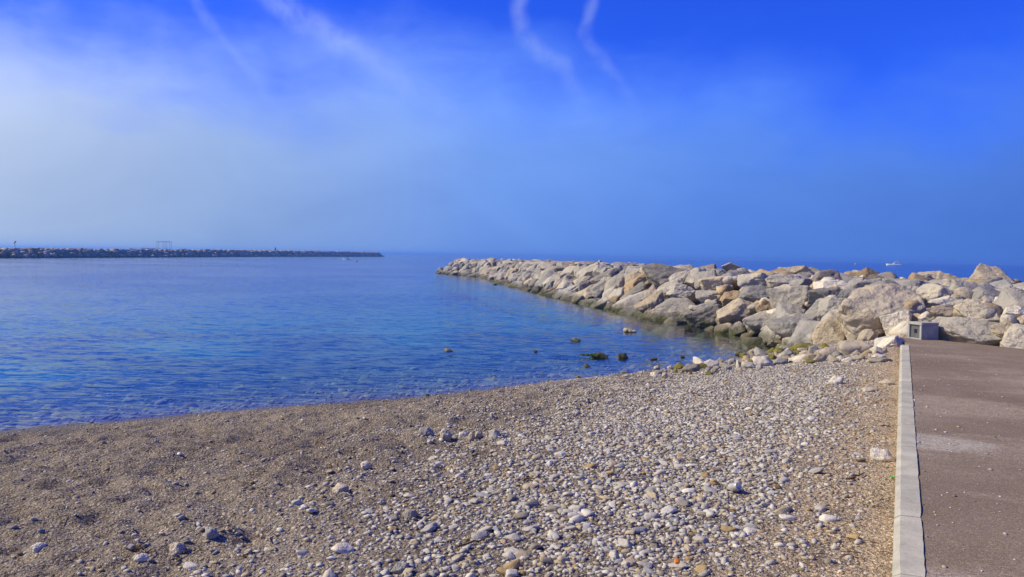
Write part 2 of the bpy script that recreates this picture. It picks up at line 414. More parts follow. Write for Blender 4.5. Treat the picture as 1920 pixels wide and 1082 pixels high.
def water_mat():
    m, t, out = new_mat('sea_water')
    p = t.new('ShaderNodeNewGeometry').outputs['Position']
    mp = t.new('ShaderNodeMapping'); t.put(mp.inputs['Vector'], p)
    mp.inputs['Rotation'].default_value = (0, 0, R(14)); mp.inputs['Scale'].default_value = (0.36, 1.35, 1)
    gust = t.noise(p, 0.045, 3, 0.55, 0.6)                      # cat's paws: patches of wind ripple
    g = t.smooth(gust, 0.35, 0.65, 0.65, 1.25)
    def slope(sc, det, amp):
        c_ = t.v('SUBTRACT', t.noise(mp.outputs[0], sc, det, 0.55, 0.4, color=True), (0.5, 0.5, 0.5))
        return t.v('MULTIPLY', c_, (amp * 0.55, amp, 0.0))
    fine = t.v('ADD', slope(6.0, 3, 0.56), slope(18.0, 2, 0.42))
    # lee of the jetty: the ripples die down towards its foot
    lee = t.v('DOT_PRODUCT', p, (1.0, 0.165, 0.0))
    calm = t.smooth(t.m('ADD', lee, t.m('MULTIPLY', t.m('SUBTRACT', gust, 0.5), 6.0)), 4.0, 11.0, 0.0, 0.66)
    sy_ = t.new('ShaderNodeSeparateXYZ'); t.put(sy_.inputs[0], p)
    calm = t.m('SUBTRACT', 1.0, t.m('MULTIPLY', calm, t.smooth(sy_.outputs[1], 112.0, 85.0)))
    sc_ = t.v('SCALE', fine, None); t.l.new(t.m('MULTIPLY', g, calm), sc_.node.inputs['Scale'])
    lg = t.v('SCALE', t.v('ADD', slope(1.6, 2, 0.17), (0.0, -0.05, 0.0)), None); t.l.new(calm, lg.node.inputs['Scale'])
    nrm = t.v('NORMALIZE', t.v('ADD', t.v('ADD', sc_, lg), (0.0, 0.0, 1.0)))
    # Schlick reflectance, the same from either side (light also comes up through the surface)
    nf = t.v('NORMALIZE', t.v('ADD', t.v('MULTIPLY', t.v('ADD', sc_, lg), (0.35, 0.35, 0.35)), (0.0, 0.0, 1.0)))
    cs = t.m('ABSOLUTE', t.v('DOT_PRODUCT', nf, t.new('ShaderNodeNewGeometry').outputs['Incoming']))
    refl = t.m('MULTIPLY_ADD', t.m('POWER', t.m('SUBTRACT', 1.0, cs, clamp=True), 5.0), 0.98, 0.02)
    tr = t.new('ShaderNodeBsdfTransparent'); tr.inputs[0].default_value = (1, 1, 1, 1)
    gl = t.new('ShaderNodeBsdfGlossy'); gl.inputs['Roughness'].default_value = 0.06; t.l.new(nrm, gl.inputs['Normal'])
    ms = t.new('ShaderNodeMixShader'); t.l.new(refl, ms.inputs[0]); t.l.new(tr.outputs[0], ms.inputs[1]); t.l.new(gl.outputs[0], ms.inputs[2])
    t.l.new(ms.outputs[0], out.inputs[0])
    va = t.new('ShaderNodeVolumeAbsorption'); va.inputs['Color'].default_value = (0.0, 0.930, 0.995, 1); va.inputs['Density'].default_value = 0.19
    t.l.new(va.outputs[0], out.inputs[1])
    return m
M_WATER = water_mat()

def asphalt_mat():
    m, t, out = new_mat('worn_asphalt')
    p = t.new('ShaderNodeNewGeometry').outputs['Position']
    u = t.v('DOT_PRODUCT', p, (-KLEFT[0], -KLEFT[1], 0)); vv = t.v('DOT_PRODUCT', p, (KDIR[0], KDIR[1], 0))
    n = t.noise(p, 0.8, 5, 0.6, 0.4); n2 = t.noise(p, 5, 5, 0.65)
    c = t.mix(t.smooth(n, 0.35, 0.65), (0.208, 0.156, 0.108), (0.254, 0.198, 0.142))
    c = t.mix(t.smooth(n2, 0.5, 0.72, 0, 0.5), c, (0.225, 0.180, 0.160))
    st = t.new('ShaderNodeCombineXYZ'); t.put(st.inputs[0], t.m('MULTIPLY', u, 0.55)); t.put(st.inputs[1], t.m('MULTIPLY', vv, 1.25))
    sand = t.noise(st.outputs[0], 0.85, 5, 0.62, 0.5)
    c = t.mix(t.m('MULTIPLY', t.smooth(sand, 0.50, 0.66, 0, 0.85), t.smooth(t.noise(p, 30, 5, 0.7), 0.36, 0.58)), c, (0.36, 0.295, 0.225))
    n4 = t.noise(p, 38, 5, 0.7)
    def blot(u0, v0, su, sv, amp, cc):
        nonlocal c
        e = t.m('ADD', t.m('POWER', t.m('DIVIDE', t.m('SUBTRACT', u, u0), su), 2.0), t.m('POWER', t.m('DIVIDE', t.m('SUBTRACT', vv, v0), sv), 2.0))
        e = t.m('ADD', e, t.m('MULTIPLY', t.m('SUBTRACT', n2, 0.5), 1.5))
        c = t.mix(t.m('MULTIPLY', t.smooth(e, 1.1, 0.25, 0, amp), t.smooth(n4, 0.36, 0.56)), c, cc)
    blot(0.22, 7.55, 0.60, 0.38, 0.95, (0.44, 0.40, 0.34))
    blot(0.25, 4.2, 0.20, 0.28, 0.6, (0.42, 0.36, 0.30))
    blot(0.6, 9.6, 0.9, 0.7, 0.8, (0.38, 0.31, 0.23))
    blot(2.2, 12.0, 1.3, 0.8, 0.8, (0.40, 0.335, 0.25))
    g = t.voro(p, 170, out='Color'); s = t.new('ShaderNodeSeparateXYZ'); t.put(s.inputs[0], g)
    c = t.mix(1.0, c, t.ramp(s.outputs[0], [(0, (0.6, 0.6, 0.6)), (0.5, (1, 1, 1)), (0.93, (1.15, 1.15, 1.15)), (1.0, (2.2, 2.1, 2.0))]), 'MULTIPLY')
    principled(t, out, c, 0.9, t.bump(t.m('ADD', t.voro(p, 170), t.m('MULTIPLY', n2, 0.8)), 0.6, 0.005), spec=0.25)
    return m
M_ASPH = asphalt_mat()
def concrete_mat(name, c1, c2, sc=1.0):
    m, t, out = new_mat(name)
    p = t.new('ShaderNodeNewGeometry').outputs['Position']; oi = t.new('ShaderNodeObjectInfo')
    n = t.noise(p, 3.5 * sc, 5, 0.62, 0.3); n2 = t.noise(p, 40 * sc, 4, 0.6); n3 = t.noise(p, 12 * sc, 4, 0.65)
    c = t.mix(t.smooth(n, 0.35, 0.65), c1, c2)
    c = t.mix(t.smooth(n3, 0.58, 0.72, 0, 0.45), c, tuple(x * 0.6 for x in c1))
    c = t.mix(t.smooth(n2, 0.36, 0.25, 0, 0.7), c, tuple(x * 0.35 for x in c1))
    c = t.mix(1.0, c, t.ramp(oi.outputs['Random'], [(0, (0.88, 0.88, 0.88)), (1, (1.06, 1.05, 1.03))]), 'MULTIPLY')
    sp = t.new('ShaderNodeSeparateXYZ'); t.put(sp.inputs[0], p)
    c = t.mix(t.m('MULTIPLY', t.smooth(t.m('ADD', sp.outputs[2], t.m('MULTIPLY', t.m('SUBTRACT', n3, 0.5), 0.12)), 1.085, 1.02), 0.7), c, (0.47, 0.37, 0.25))
    principled(t, out, c, 0.9, t.bump(t.m('ADD', n2, n3), 0.5, 0.006), spec=0.25)
    return m
M_KERB = concrete_mat('kerb_concrete', (0.385, 0.372, 0.305), (0.50, 0.480, 0.400))

# ------------------------------------------------------------------ setting: sea, seabed, beach ground
def sea():
    n = 160; Rr = 6500.0; zb = -7.5
    th = np.linspace(0, 2 * math.pi, n, endpoint=False)
    ring = np.stack([np.cos(th), np.sin(th)], 1)
    bm = bmesh.new()
    top_ = [bm.verts.new((x * Rr, y * Rr, 0)) for x, y in ring]; bot = [bm.verts.new((x * Rr, y * Rr, zb)) for x, y in ring]
    bm.faces.new(top_); bm.faces.new(bot[::-1])
    for k in range(n): bm.faces.new((top_[k], bot[k], bot[(k + 1) % n], top_[(k + 1) % n]))
    o = link('sea', bm_mesh('sea', bm), mat=M_WATER)
    tag(o, 'blue rippled sea water reaching from the beach to the hazy horizon', 'sea', kind='structure')
sea()

def grid_mesh(name, xs, ys, zf):
    X, Y = np.meshgrid(xs, ys); Z = zf(X, Y)
    nx, ny = len(xs), len(ys)
    idx = np.arange(nx * ny).reshape(ny, nx)
    Fc = np.stack([idx[:-1, :-1].ravel(), idx[:-1, 1:].ravel(), idx[1:, 1:].ravel(), idx[1:, :-1].ravel()], 1)
    return mesh_np(name, np.stack([X.ravel(), Y.ravel(), Z.ravel()], 1), Fc)
FX0, FX1, FY0, FY1 = -11.0, 10.5, -2.0, 29.0
def coarse(X, Y):
    z = ground_z(X, Y, False)
    return np.where((X > FX0 + .8) & (X < FX1 - .8) & (Y > FY0 + .8) & (Y < FY1 - .8), z - 0.5, z - 0.02)
g1 = np.concatenate([-np.geomspace(7000, 75, 14), np.arange(-70, 60, 1.0), np.geomspace(62, 7000, 14)])
g2 = np.concatenate([-np.geomspace(7000, 42, 14), np.arange(-40, 130, 1.0), np.geomspace(132, 7000, 14)])
o = link('seabed', grid_mesh('seabed', g1, g2, coarse), mat=M_BED)
tag(o, 'pale and weedy sea floor under the blue water', 'seabed', kind='structure')
ys_f = np.concatenate([np.arange(FY0, 2.5, 0.25), np.arange(2.5, 14, 0.04), np.arange(14, FY1 + .01, 0.07)])
xs_f = np.concatenate([np.arange(FX0, -7, 0.12), np.arange(-7, 8.6, 0.045), np.arange(8.6, FX1 + .01, 0.12)])
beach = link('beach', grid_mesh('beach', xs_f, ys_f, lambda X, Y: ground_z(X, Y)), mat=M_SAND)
tag(beach, 'coarse brown sand and pebble beach sloping down to the water', 'beach', kind='structure')

# ------------------------------------------------------------------ walkway and kerb
def kp(u_right, v, z=0.0):
    q = KDIR * v - KLEFT * u_right
    return Vector((q[0], q[1], z))
def walkway():
    pts = [kp(0.147, -4), kp(0.147, KERB_END), (7.75, 15.95, 0), (8.35, 15.55, 0), (9.15, 14.15, 0), (10.6, 12.1, 0), (12.6, 9.2, 0), (16, 3.0, 0), (10, -8, 0)]
    bm = bmesh.new()
    tp = [bm.verts.new((p[0], p[1], 1.092)) for p in pts]; bt = [bm.verts.new((p[0], p[1], 0.6)) for p in pts]
    bm.faces.new(tp); bm.faces.new(bt[::-1])
    for k in range(len(pts)):
        j = (k + 1) % len(pts); bm.faces.new((tp[k], bt[k], bt[j], tp[j]))
    o = link('walkway', bm_mesh('walkway', bm), mat=M_ASPH)
    tag(o, 'worn reddish grey asphalt walkway running up to the boulders', 'walkway', kind='structure')
walkway()
kerb = empty('kerb', kp(0, 5, 1.0)); tag(kerb, 'pale concrete kerb between the beach and the asphalt walkway', 'kerb', kind='structure')
def kerb_meshes():
    out = []
    for s in range(6):
        r = random.Random(s); L = 0.992
        prof = [(0.0, -0.35), (0.004, -0.02 + 1e-3), (0.035, 0.0), (0.146, 0.002), (0.146, -0.35)]
        ny = 12; V = []; Fc = []
        bm = bmesh.new(); rows = []
        for j in range(ny + 1):
            y = -L / 2 + L * j / ny
            e = 0.007 if j in (0, ny) else 0.0
            row = []
            for i, (x, z) in enumerate(prof):
                jx = r.uniform(-.0022, .0022) if i in (1, 2, 3) else 0; jz = r.uniform(-.002, .002) if i in (1, 2, 3) else 0
                zz = z - e if i in (1, 2, 3) else z
                row.append(bm.verts.new((x + jx + (e if i in (0, 1, 2) else -e if i > 2 else 0) * 0.4, y, zz + jz)))
            rows.append(row)
        for A, B in zip(rows, rows[1:]):
            for i in range(len(prof)):
                k = (i + 1) % len(prof); bm.faces.new((A[i], A[k], B[k], B[i]))
        bm.faces.new(rows[0]); bm.faces.new(rows[-1][::-1])
        bev = [e for e in bm.edges if len(e.link_faces) == 2 and e.calc_face_angle(0) > 0.5 and max(v.co.z for v in e.verts) > -0.03]
        bmesh.ops.bevel(bm, geom=bev, offset=0.006, segments=2, affect='EDGES')
        out.append(bm_mesh('kerb_stone', bm))
    return out
KM = kerb_meshes()
inv = kerb.matrix_basis.inverted()
v0 = KERB_END
i = 0
while v0 > -2:
    ps = kp(0, v0 - 0.5, KERB_TOP + random.uniform(-.002, .002))
    o = link('kerb_stone', KM[i % 6], kerb, M_KERB)
    o.location = ps - Vector(kerb.location); o.rotation_euler = (random.uniform(-.002, .002), 0, -R(26.1) + random.uniform(-.0015, .0015))
    v0 -= 1.0; i += 1
# mortar bed under the joints
bm = bmesh.new(); box_bm(0.11, KERB_END + 2, 0.3, (0, 0, 0), 0, bm)
o = link('mortar_bed', bm_mesh('mortar_bed', bm), kerb, flat_mat('mortar', (0.30, 0.27, 0.22), 0.95))
o.location = kp(0.085, (KERB_END - 2) / 2, KERB_TOP - 0.165) - Vector(kerb.location); o.rotation_euler = (0, 0, -R(26.1))

# ------------------------------------------------------------------ rocks: a library of shared shapes
def ico(sub):
    bm = bmesh.new(); bmesh.ops.create_icosphere(bm, subdivisions=sub, radius=1.0)
    V = np.array([v.co[:] for v in bm.verts]); Fc = np.array([[v.index for v in f.verts] for f in bm.faces]); bm.free()
    return V, Fc
ICO = {k: ico(k) for k in (1, 2, 3, 4, 5, 6)}
def rock_shape(seed, sub, planes=15, sharp=26.0, rough=0.055, fine=0.02, axes=True):
    r = np.random.default_rng(seed); D, Fc = ICO[sub]
    N = r.normal(size=(planes, 3)); N /= np.linalg.norm(N, axis=1)[:, None]
    if axes:
        N = np.concatenate([N, np.eye(3), -np.eye(3)])
        N[-6:] += r.normal(size=(6, 3)) * 0.30
    else: N = np.concatenate([N, -N + r.normal(size=N.shape) * .5])
    N /= np.linalg.norm(N, axis=1)[:, None]
    dist = r.uniform(0.66, 1.0, len(N))
    inv_r = np.maximum(D @ N.T, 1e-3) / dist
    rad = 1.0 / (np.power(inv_r, sharp).sum(1) ** (1 / sharp))
    o = r.uniform(0, 60, 3)
    rad = rad * (1 + rough * 1.5 * fbm(D * 1.6 + o, 3) )
    V = D * rad[:, None]
    if fine:
        e = fbm(V * 4.5 + o, 4, 0.55)
        rid = 1 - np.abs(fbm(V * 2.4 + o + 9, 3))
        V = V * (1 + fine * e + fine * 1.0 * (rid - 0.75))[:, None]
    lo, hi = V.min(0), V.max(0)
    return (V - (lo + hi) / 2) / ((hi - lo) / 2), Fc
BIG = []; MID = []
for s in range(9):
    V, Fc = rock_shape(100 + s, 6, 9, 38, 0.06, 0.030); BIG.append(mesh_np('boulder', V, Fc)); BIG[-1].materials.append(M_ROCK)
for s in range(14):
    V, Fc = rock_shape(200 + s, 5, 9, 40, 0.06, 0.032); MID.append(mesh_np('boulder', V, Fc)); MID[-1].materials.append(M_ROCK)
PEAK = []
for s in range(3):
    V, Fc = rock_shape(150 + s, 6, 9, 26, 0.06, 0.028)
    k = (V[:, 2] + 1) / 2; V[:, 0] = V[:, 0] * (1 - .62 * k) - .25 * k; V[:, 1] *= (1 - .5 * k)
    lo, hi = V.min(0), V.max(0); V = (V - (lo + hi) / 2) / ((hi - lo) / 2)
    PEAK.append(mesh_np('boulder', V, Fc)); PEAK[-1].materials.append(M_ROCK)
SMALL = []
for s in range(10):
    V, Fc = rock_shape(300 + s, 4, 9, 11, 0.09, 0.05, False); SMALL.append(mesh_np('stone', V, Fc)); SMALL[-1].materials.append(M_ROCK_S)
PEB = []
for s in range(10):
    V, Fc = rock_shape(400 + s, 3, 7, 15, 0.08, 0.03, False); PEB.append(mesh_np('pebble', V, Fc)); PEB[-1].materials.append(M_PEB)

TONES = {'n': (1, 1, 1), 'c': (1.10, 1.04, 0.96), 'g': (0.80, 0.83, 0.90), 'd': (0.62, 0.62, 0.64), 'o': (1.02, 0.84, 0.60), 'w': (1.48, 1.48, 1.48),
         'b': (0.62, 0.48, 0.32), 'p': (0.74, 0.68, 0.68), 'k': (0.30, 0.30, 0.30), 'a': (0.48, 0.48, 0.16), 't': (1.06, 0.97, 0.82)}

jetty = empty('stone_jetty', (8.0, 24.0, 0.0))
tag(jetty, 'long jetty of piled tan and grey limestone boulders running out from the walkway end', 'jetty')
JL = Vector(jetty.location)
placed = []          # (x, y, radius)
def add_boulder(P, scale, rot, me, tone, parent=jetty, off=JL, name='boulder'):
    o = link(name, me, parent)
    o.location = Vector(P) - off; o.scale = scale; o.rotation_euler = rot
    j = random.uniform(0.80, 1.12)
    o.color = tuple(c * j for c in TONES[tone]) + (1,)
    return o
def march(px, py, zf=jetty_z):
    d = ray(px, py); ts = np.arange(8.0, 140.0, 0.05)
    X = d.x * ts; Y = d.y * ts; Z = CAM_H + d.z * ts
    g = np.maximum(zf(X, Y), ground_z(X, Y, False))
    k = np.argmax(Z <= g)
    return ts[k] if (Z <= g).any() else None
# the boulders one can tell apart: px centre, width, height, tilt (deg, + = right end up), tone, shape
HAND = [
 (1651,595,138,108,14,'c',0),(1561,627,62,58,-8,'t',1),(1569,586,62,50,0,'n',2),(1642,528,76,42,-6,'b',21),(1695,540,98,32,-3,'g',4),
 (1737,524,46,26,5,'c',5),(1780,531,56,34,-4,'t',22),(1852,531,116,64,0,'c',20),(1842,592,98,44,-14,'c',8),(1822,628,136,54,-5,'n',2),
 (1887,626,46,38,0,'t',0),(1921,640,74,54,0,'n',1),(1766,572,52,27,10,'w',3),(1735,558,20,18,0,'o',4),(1775,594,58,34,0,'p',5),
 (1684,611,52,46,12,'w',6),(1764,548,72,28,0,'g',8),(1850,563,96,38,0,'c',4),(1901,588,36,26,0,'w',0),(1915,607,44,30,0,'t',2),
 (1381,594,82,50,24,'t',3),(1428,614,58,44,6,'n',5),(1497,621,92,56,10,'g',7),(1486,569,78,56,4,'n',6),(1436,579,34,32,0,'o',1),
 (1422,556,64,36,0,'g',2),(1374,561,42,28,0,'o',0),(1336,557,58,24,-4,'n',4),(1281,551,54,34,6,'n',8),(1324,598,68,40,18,'d',6),
 (1323,580,48,22,20,'g',5),(1269,582,88,40,10,'n',1),(1224,577,54,40,28,'t',7),(1551,559,62,38,0,'d',3),(1556,541,54,28,8,'w',2),
 (1530,524,62,28,4,'n',1),(1469,531,60,30,0,'n',0),(1415,529,56,32,0,'n',4),(1344,535,60,32,6,'t',6),(1502,509,38,20,0,'t',7),
 (1475,511,32,22,12,'n',5),(1371,502,32,17,0,'c',3),(1337,622,32,20,0,'p',1),(1386,622,34,30,30,'d',0),(1402,638,30,14,0,'g',2),
 (1454,643,26,17,0,'t',5),(1595,558,40,34,0,'g',6),(1600,525,52,28,0,'o',1),(1700,575,40,26,0,'n',7),(1800,552,50,30,0,'t',3),
 (1668,648,46,34,6,'w',4),(1742,598,34,26,0,'w',1),(1760,583,30,18,0,'o',0),(1720,600,26,22,0,'o',6),(1620,636,44,30,20,'t',2),
]
for (px, py, wd, ht, tilt, tone, k) in HAND:
    t = None; q_ = py + ht * 0.12
    while t is None: t = march(px, q_); q_ += 3
    d = t; W = wd * d / FPX; H = ht * d / FPX; D = (W * 0.55 + H * 0.45)
    P = EYE + ray(px, py) * d + Vector((0.12, 1, 0)) * (0.10 * D)
    P = EYE + ray(px, py) * (P.y / ray(px, py).y)
    me = PEAK[k - 20] if k >= 20 else BIG[k] if wd > 44 else MID[k]
    az_ = -math.atan2(P.x, P.y)
    add_boulder(P, (W * .56, D * .60, H * .58), (R(random.uniform(-6, 6)), -R(tilt), az_ + R(random.uniform(-14, 14))), me, tone)
    placed.append((P.x, P.y, P.z, 0.5 * (W + D) / 2))
# the rest of the armour, thrown on the profile
cand = np.stack([rng.uniform(-11, 24, 42000), rng.uniform(8, 117, 42000)], 1)
cand = cand[inside(cand, JETTY)]
front = poly_dist(cand, JETTY[:16], False); back = poly_dist(cand, JETTY[16:], False)
cand = cand[(front < 8.5) & (back > np.where(cand[:, 1] < 45, 1.0, 2.0))]
acc = []; far_list = []
PL = np.array(placed)
zc = jetty_z(cand[:, 0], cand[:, 1])
AC = np.zeros((0, 3))
for (x, y), z in zip(cand, zc):
    sz = random.choice((0.7, 0.9, 1.1, 1.3, 1.5, 1.75, 2.0)) * (0.92 if y < 30 else 1.12)
    if len(AC) and (np.hypot(AC[:, 0] - x, AC[:, 1] - y) < 0.385 * (AC[:, 2] + sz)).any(): continue
    if (np.sqrt((PL[:, 0] - x) ** 2 + (PL[:, 1] - y) ** 2 + (PL[:, 2] - z) ** 2) < 0.92 * (PL[:, 3] + sz * 0.5)).any(): continue
    if x < 8.9 and y < 16.6: continue
    AC = np.vstack([AC, (x, y, sz)]); acc.append((x, y, z, sz))
def rank(a):
    x, y, z, s = a
    f = poly_dist(np.array([[x, y]]), JETTY[:16], False)[0]
    inview = abs(x) / y < 0.68
    return (s / math.hypot(x, y)) * (1.0 if f < 4.5 else 0.6) * (1 if inview else 0.05)
acc.sort(key=rank, reverse=True)
N_IND = 300 - len(HAND)
def rock_xform(a, r):
    x, y, z, s = a
    sx, sy, sz_ = s * r.uniform(.52, .80), s * r.uniform(.48, .66), min(s * r.uniform(.36, .56), r.uniform(.5, .66))
    tl = 24 if s < 1.1 else 13
    e = 0.15
    gx = float(jetty_z(np.array([x + e]), np.array([y]))[0] - jetty_z(np.array([x - e]), np.array([y]))[0]) / (2 * e)
    gy = float(jetty_z(np.array([x]), np.array([y + e]))[0] - jetty_z(np.array([x]), np.array([y - e]))[0]) / (2 * e)
    nrm = Vector((-gx * .8, -gy * .8, 1)).normalized()
    q = nrm.to_track_quat('Z', 'Y').to_matrix() @ Matrix.Rotation(r.uniform(0, 6.28), 3, 'Z') @ Matrix.Rotation(R(r.uniform(-tl, tl)), 3, 'X') @ Matrix.Rotation(R(r.uniform(-tl, tl)), 3, 'Y')
    return Vector((x, y, z - 0.02 - max(0, sz_ - .42) * .9 + r.uniform(-.14, .08))), (sx, sy, sz_), q
rr = random.Random(3)
pool = 'nnnnnntcgggggdddndop'
VV, FF, CC = [], [], []; nv = 0
far_shapes = [rock_shape(600 + s, 3, 9, 40, 0.05, 0.035) for s in range(8)]
for i, a in enumerate(acc):
    P, S, q = rock_xform(a, rr); tone = rr.choice(pool)
    if i < N_IND:
        add_boulder(P, S, q.to_euler(), MID[rr.randrange(len(MID))], tone)
    else:
        V, Fc = far_shapes[i % 8]; Vt = (V * np.array(S)) @ np.array(q).T + np.array(P - JL)
        VV.append(Vt); FF.append(Fc + nv); nv += len(V); CC.append(np.tile(np.array(TONES[tone]) * rr.uniform(.88, 1.08), (len(V), 1)))
if VV:
    me = mesh_np('armour_stones', np.concatenate(VV), np.concatenate(FF)); set_col(me, np.concatenate(CC))
    o = link('armour_stones', me, jetty, M_ROCK_A); o['kind'] = 'stuff'
# dark rubble core that closes the gaps
xs_j = np.arange(-14, 52, 0.45); ys_j = np.arange(2, 120, 0.45)
def corez(X, Y):
    return jetty_z(X, Y) - 0.75 + fbm2(X, Y, 0.9, 3) * 0.18
Xg, Yg = np.meshgrid(xs_j, ys_j); Pg = np.stack([Xg.ravel(), Yg.ravel()], 1)
keep = (inside(Pg, JETTY) | (poly_dist(Pg, JETTY) < 1.6)) & ~((Pg[:, 0] < 8.6) & (Pg[:, 1] < 16.2)); keep &= ~((Pg[:, 1] < 16.5) & (Pg @ (-KLEFT) > -0.5) & ~inside(Pg, JETTY))
keep = keep.reshape(Xg.shape)
idx = np.arange(Xg.size).reshape(Xg.shape)
kf = keep[:-1, :-1] & keep[:-1, 1:] & keep[1:, 1:] & keep[1:, :-1]
Fc = np.stack([idx[:-1, :-1][kf], idx[:-1, 1:][kf], idx[1:, 1:][kf], idx[1:, :-1][kf]], 1)
used, invx = np.unique(Fc.ravel(), return_inverse=True)
V = np.stack([Xg.ravel(), Yg.ravel(), corez(Xg, Yg).ravel()], 1)[used] - np.array(JL)
me = mesh_np('rubble_core', V, invx.reshape(-1, 4)); o = link('rubble_core', me, jetty, M_ROCK_A)
set_col(me, np.tile((0.62, 0.57, 0.52), (len(V), 1)))
# small rubble wedged between the big stones near the walkway
def scatter_mesh(name, items, shapes, parent, mat, off=Vector((0, 0, 0))):
    """items: (P, (sx,sy,sz), 3x3, colour)"""
    VV, FF, CC = [], [], []; nv = 0
    for i, (P, S, q, c) in enumerate(items):
        V, Fc = shapes[i % len(shapes)]
        VV.append((V * np.array(S)) @ np.array(q).T + (np.array(P) - np.array(off))); FF.append(Fc + nv); nv += len(V)
        CC.append(np.tile(np.array(c), (len(V), 1)))
    me = mesh_np(name, np.concatenate(VV), np.concatenate(FF)); set_col(me, np.concatenate(CC))
    o = link(name, me, parent, mat); o['kind'] = 'stuff'; return o
sm_shapes = [rock_shape(700 + s, 2, 11, 14, 0.06, 0.03) for s in range(8)]
items = []
for _ in range(420):
    y = rr.uniform(15.2, 34); x = rr.uniform(7.4, 19)
    p = np.array([[x, y]])
    if not inside(p, JETTY)[0] or (x < 8.9 and y < 16.4): continue
    z = float(jetty_z(np.array([x]), np.array([y]))[0]); s = rr.uniform(.10, .30)
    q = Matrix.Rotation(rr.uniform(0, 6.3), 3, 'Z') @ Matrix.Rotation(rr.uniform(-.5, .5), 3, 'X')
    items.append(((x, y, z + rr.uniform(-.05, .22)), (s * 1.1, s * .9, s * .7), q, np.array(TONES[rr.choice('nctwwo')]) * rr.uniform(.9, 1.1)))
scatter_mesh('wedged_rubble', items, sm_shapes, jetty, M_ROCK_A, JL)

# ------------------------------------------------------------------ stones along the water's edge (parts of the beach)
def put_stone(px, py, wd, ht, tone, parent, name='shore_stone', lib=SMALL, z=None, sink=0.28, mat=None, depth=0.8):
    p = hit_ground(px, py + ht * 0.30) if z is None else hit_z(px, py + ht * .30, z)
    d = p.y; W = wd * d / FPX; H = ht * d / FPX
    o = link(name, lib[random.randrange(len(lib))], parent)
    o.scale = (W * .52, W * .52 * depth, max(H * .72, W * .16))
    o.location = p + Vector((0, W * .2, H * (0.5 - sink)))
    o.rotation_euler = (R(random.uniform(-8, 8)), R(random.uniform(-8, 8)), -math.atan2(p.x, p.y) + R(random.uniform(-16, 16)) + random.choice((0, math.pi)))
    j = random.uniform(.94, 1.06); o.color = tuple(c * j for c in TONES[tone]) + (1,)
    return o
SHORE = [(1317,680,24,14,'w'),(1335,686,24,16,'w'),(1351,682,13,14,'n'),(1374,680,14,11,'n'),(1386,686,11,14,'w'),(1365,688,15,10,'g'),(1435,681,33,18,'w'),(1464,680,26,12,'g'),
 (1408,687,28,10,'w'),(1432,663,30,11,'g'),(1411,661,14,9,'t'),(1404,681,19,10,'a'),(1453,642,26,17,'t'),(1506,653,28,14,'a'),(1499,673,36,15,'w'),(1519,673,26,13,'t'),(1538,673,20,14,'t'),
 (1527,660,18,17,'n'),(1480,666,22,12,'g'),(1465,669,11,9,'w'),(1559,664,32,17,'c'),(1607,656,54,26,'c'),(1578,673,13,9,'w'),(1628,664,18,10,'o'),(1645,660,20,14,'w'),(1295,692,30,13,'d'),
 (1318,688,18,9,'a'),(1275,688,20,12,'a'),(1265,696,11,8,'a'),(1256,690,8,6,'w'),(1245,704,9,7,'w'),(1590,676,16,8,'w'),(1610,672,20,9,'c'),(1650,670,22,8,'w'),(1548,653,20,13,'a'),(1540,662,16,10,'n'),
 (1490,655,18,9,'a'),(1470,652,22,9,'a'),(1420,672,14,8,'a'),(1395,668,13,9,'a'),(1440,652,10,6,'w'),(1565,676,14,9,'t'),(1510,664,16,10,'c'),(1425,691,12,7,'w'),(1340,694,12,7,'c'),(1228,703,14,8,'w'),(1235,698,10,6,'t')]
for (a_, b_, c_, d_, e_) in SHORE: put_stone(a_, b_, c_ * 1.22, d_ * 1.18, e_, parent=beach)
for _ in range(26):
    px = random.uniform(1385, 1560); py = np.interp(px, [1385, 1440, 1500, 1560], [652, 650, 652, 650]) + random.uniform(-9, 14)
    s = random.uniform(8, 20); put_stone(px, py, s * 1.3, s * .6, random.choice('aaatag'), parent=beach)
n_add = 0
while n_add < 90:
    t_ = random.random(); px = 1290 + t_ * 370 + random.gauss(0, 6); py = np.interp(px, [1290, 1380, 1460, 1540, 1600, 1660], [690, 684, 674, 668, 665, 660]) + random.gauss(0, 6)
    if py < 645: continue
    s = random.uniform(5, 15); put_stone(px, py, s * 1.2, s * .75, random.choice('nnwwctgoa' if px < 1560 else 'nwwcctgo'), parent=beach); n_add += 1

# ------------------------------------------------------------------ pebbles on the beach
PCOL = [((0.50, 0.47, 0.41), 8), ((0.60, 0.575, 0.51), 6), ((0.42, 0.405, 0.375), 5), ((0.33, 0.34, 0.35), 1.6), ((0.48, 0.41, 0.28), 4), ((0.40, 0.29, 0.14), 1.6), ((0.30, 0.27, 0.22), 2.5), ((0.44, 0.35, 0.26), 1.8), ((0.68, 0.65, 0.58), 1.2), ((0.20, 0.175, 0.14), .9)]
PC = np.array([c for c, _ in PCOL]) * 0.97; PW = np.array([k for _, k in PCOL]); PW /= PW.sum()
def dense(u, v):
    umax = 2.15 + 0.30 * (v - 4.0)
    nz = fbm2(u, v, 1.1, 3, 0.5, 5.0)
    lo = 0.55 + np.interp(v, [3, 6, 9, 14], [0.30, 0.12, 0.0, 0.1])
    return sstep(u + nz * .30, lo - .15, lo + .45) * (1 - sstep(u + nz * .8, umax - .9, umax + 1.3)) * (1 - 0.75 * sstep(v, 12.0, 16.5))
def mid_zone(u, v):
    nz = fbm2(u, v, .8, 3, 0.5, 8.0)
    return sstep(u, .05, .35) * (1 - sstep(u + nz * 1.2, 3.2 + .28 * (v - 4), 5.4 + .28 * (v - 4)))
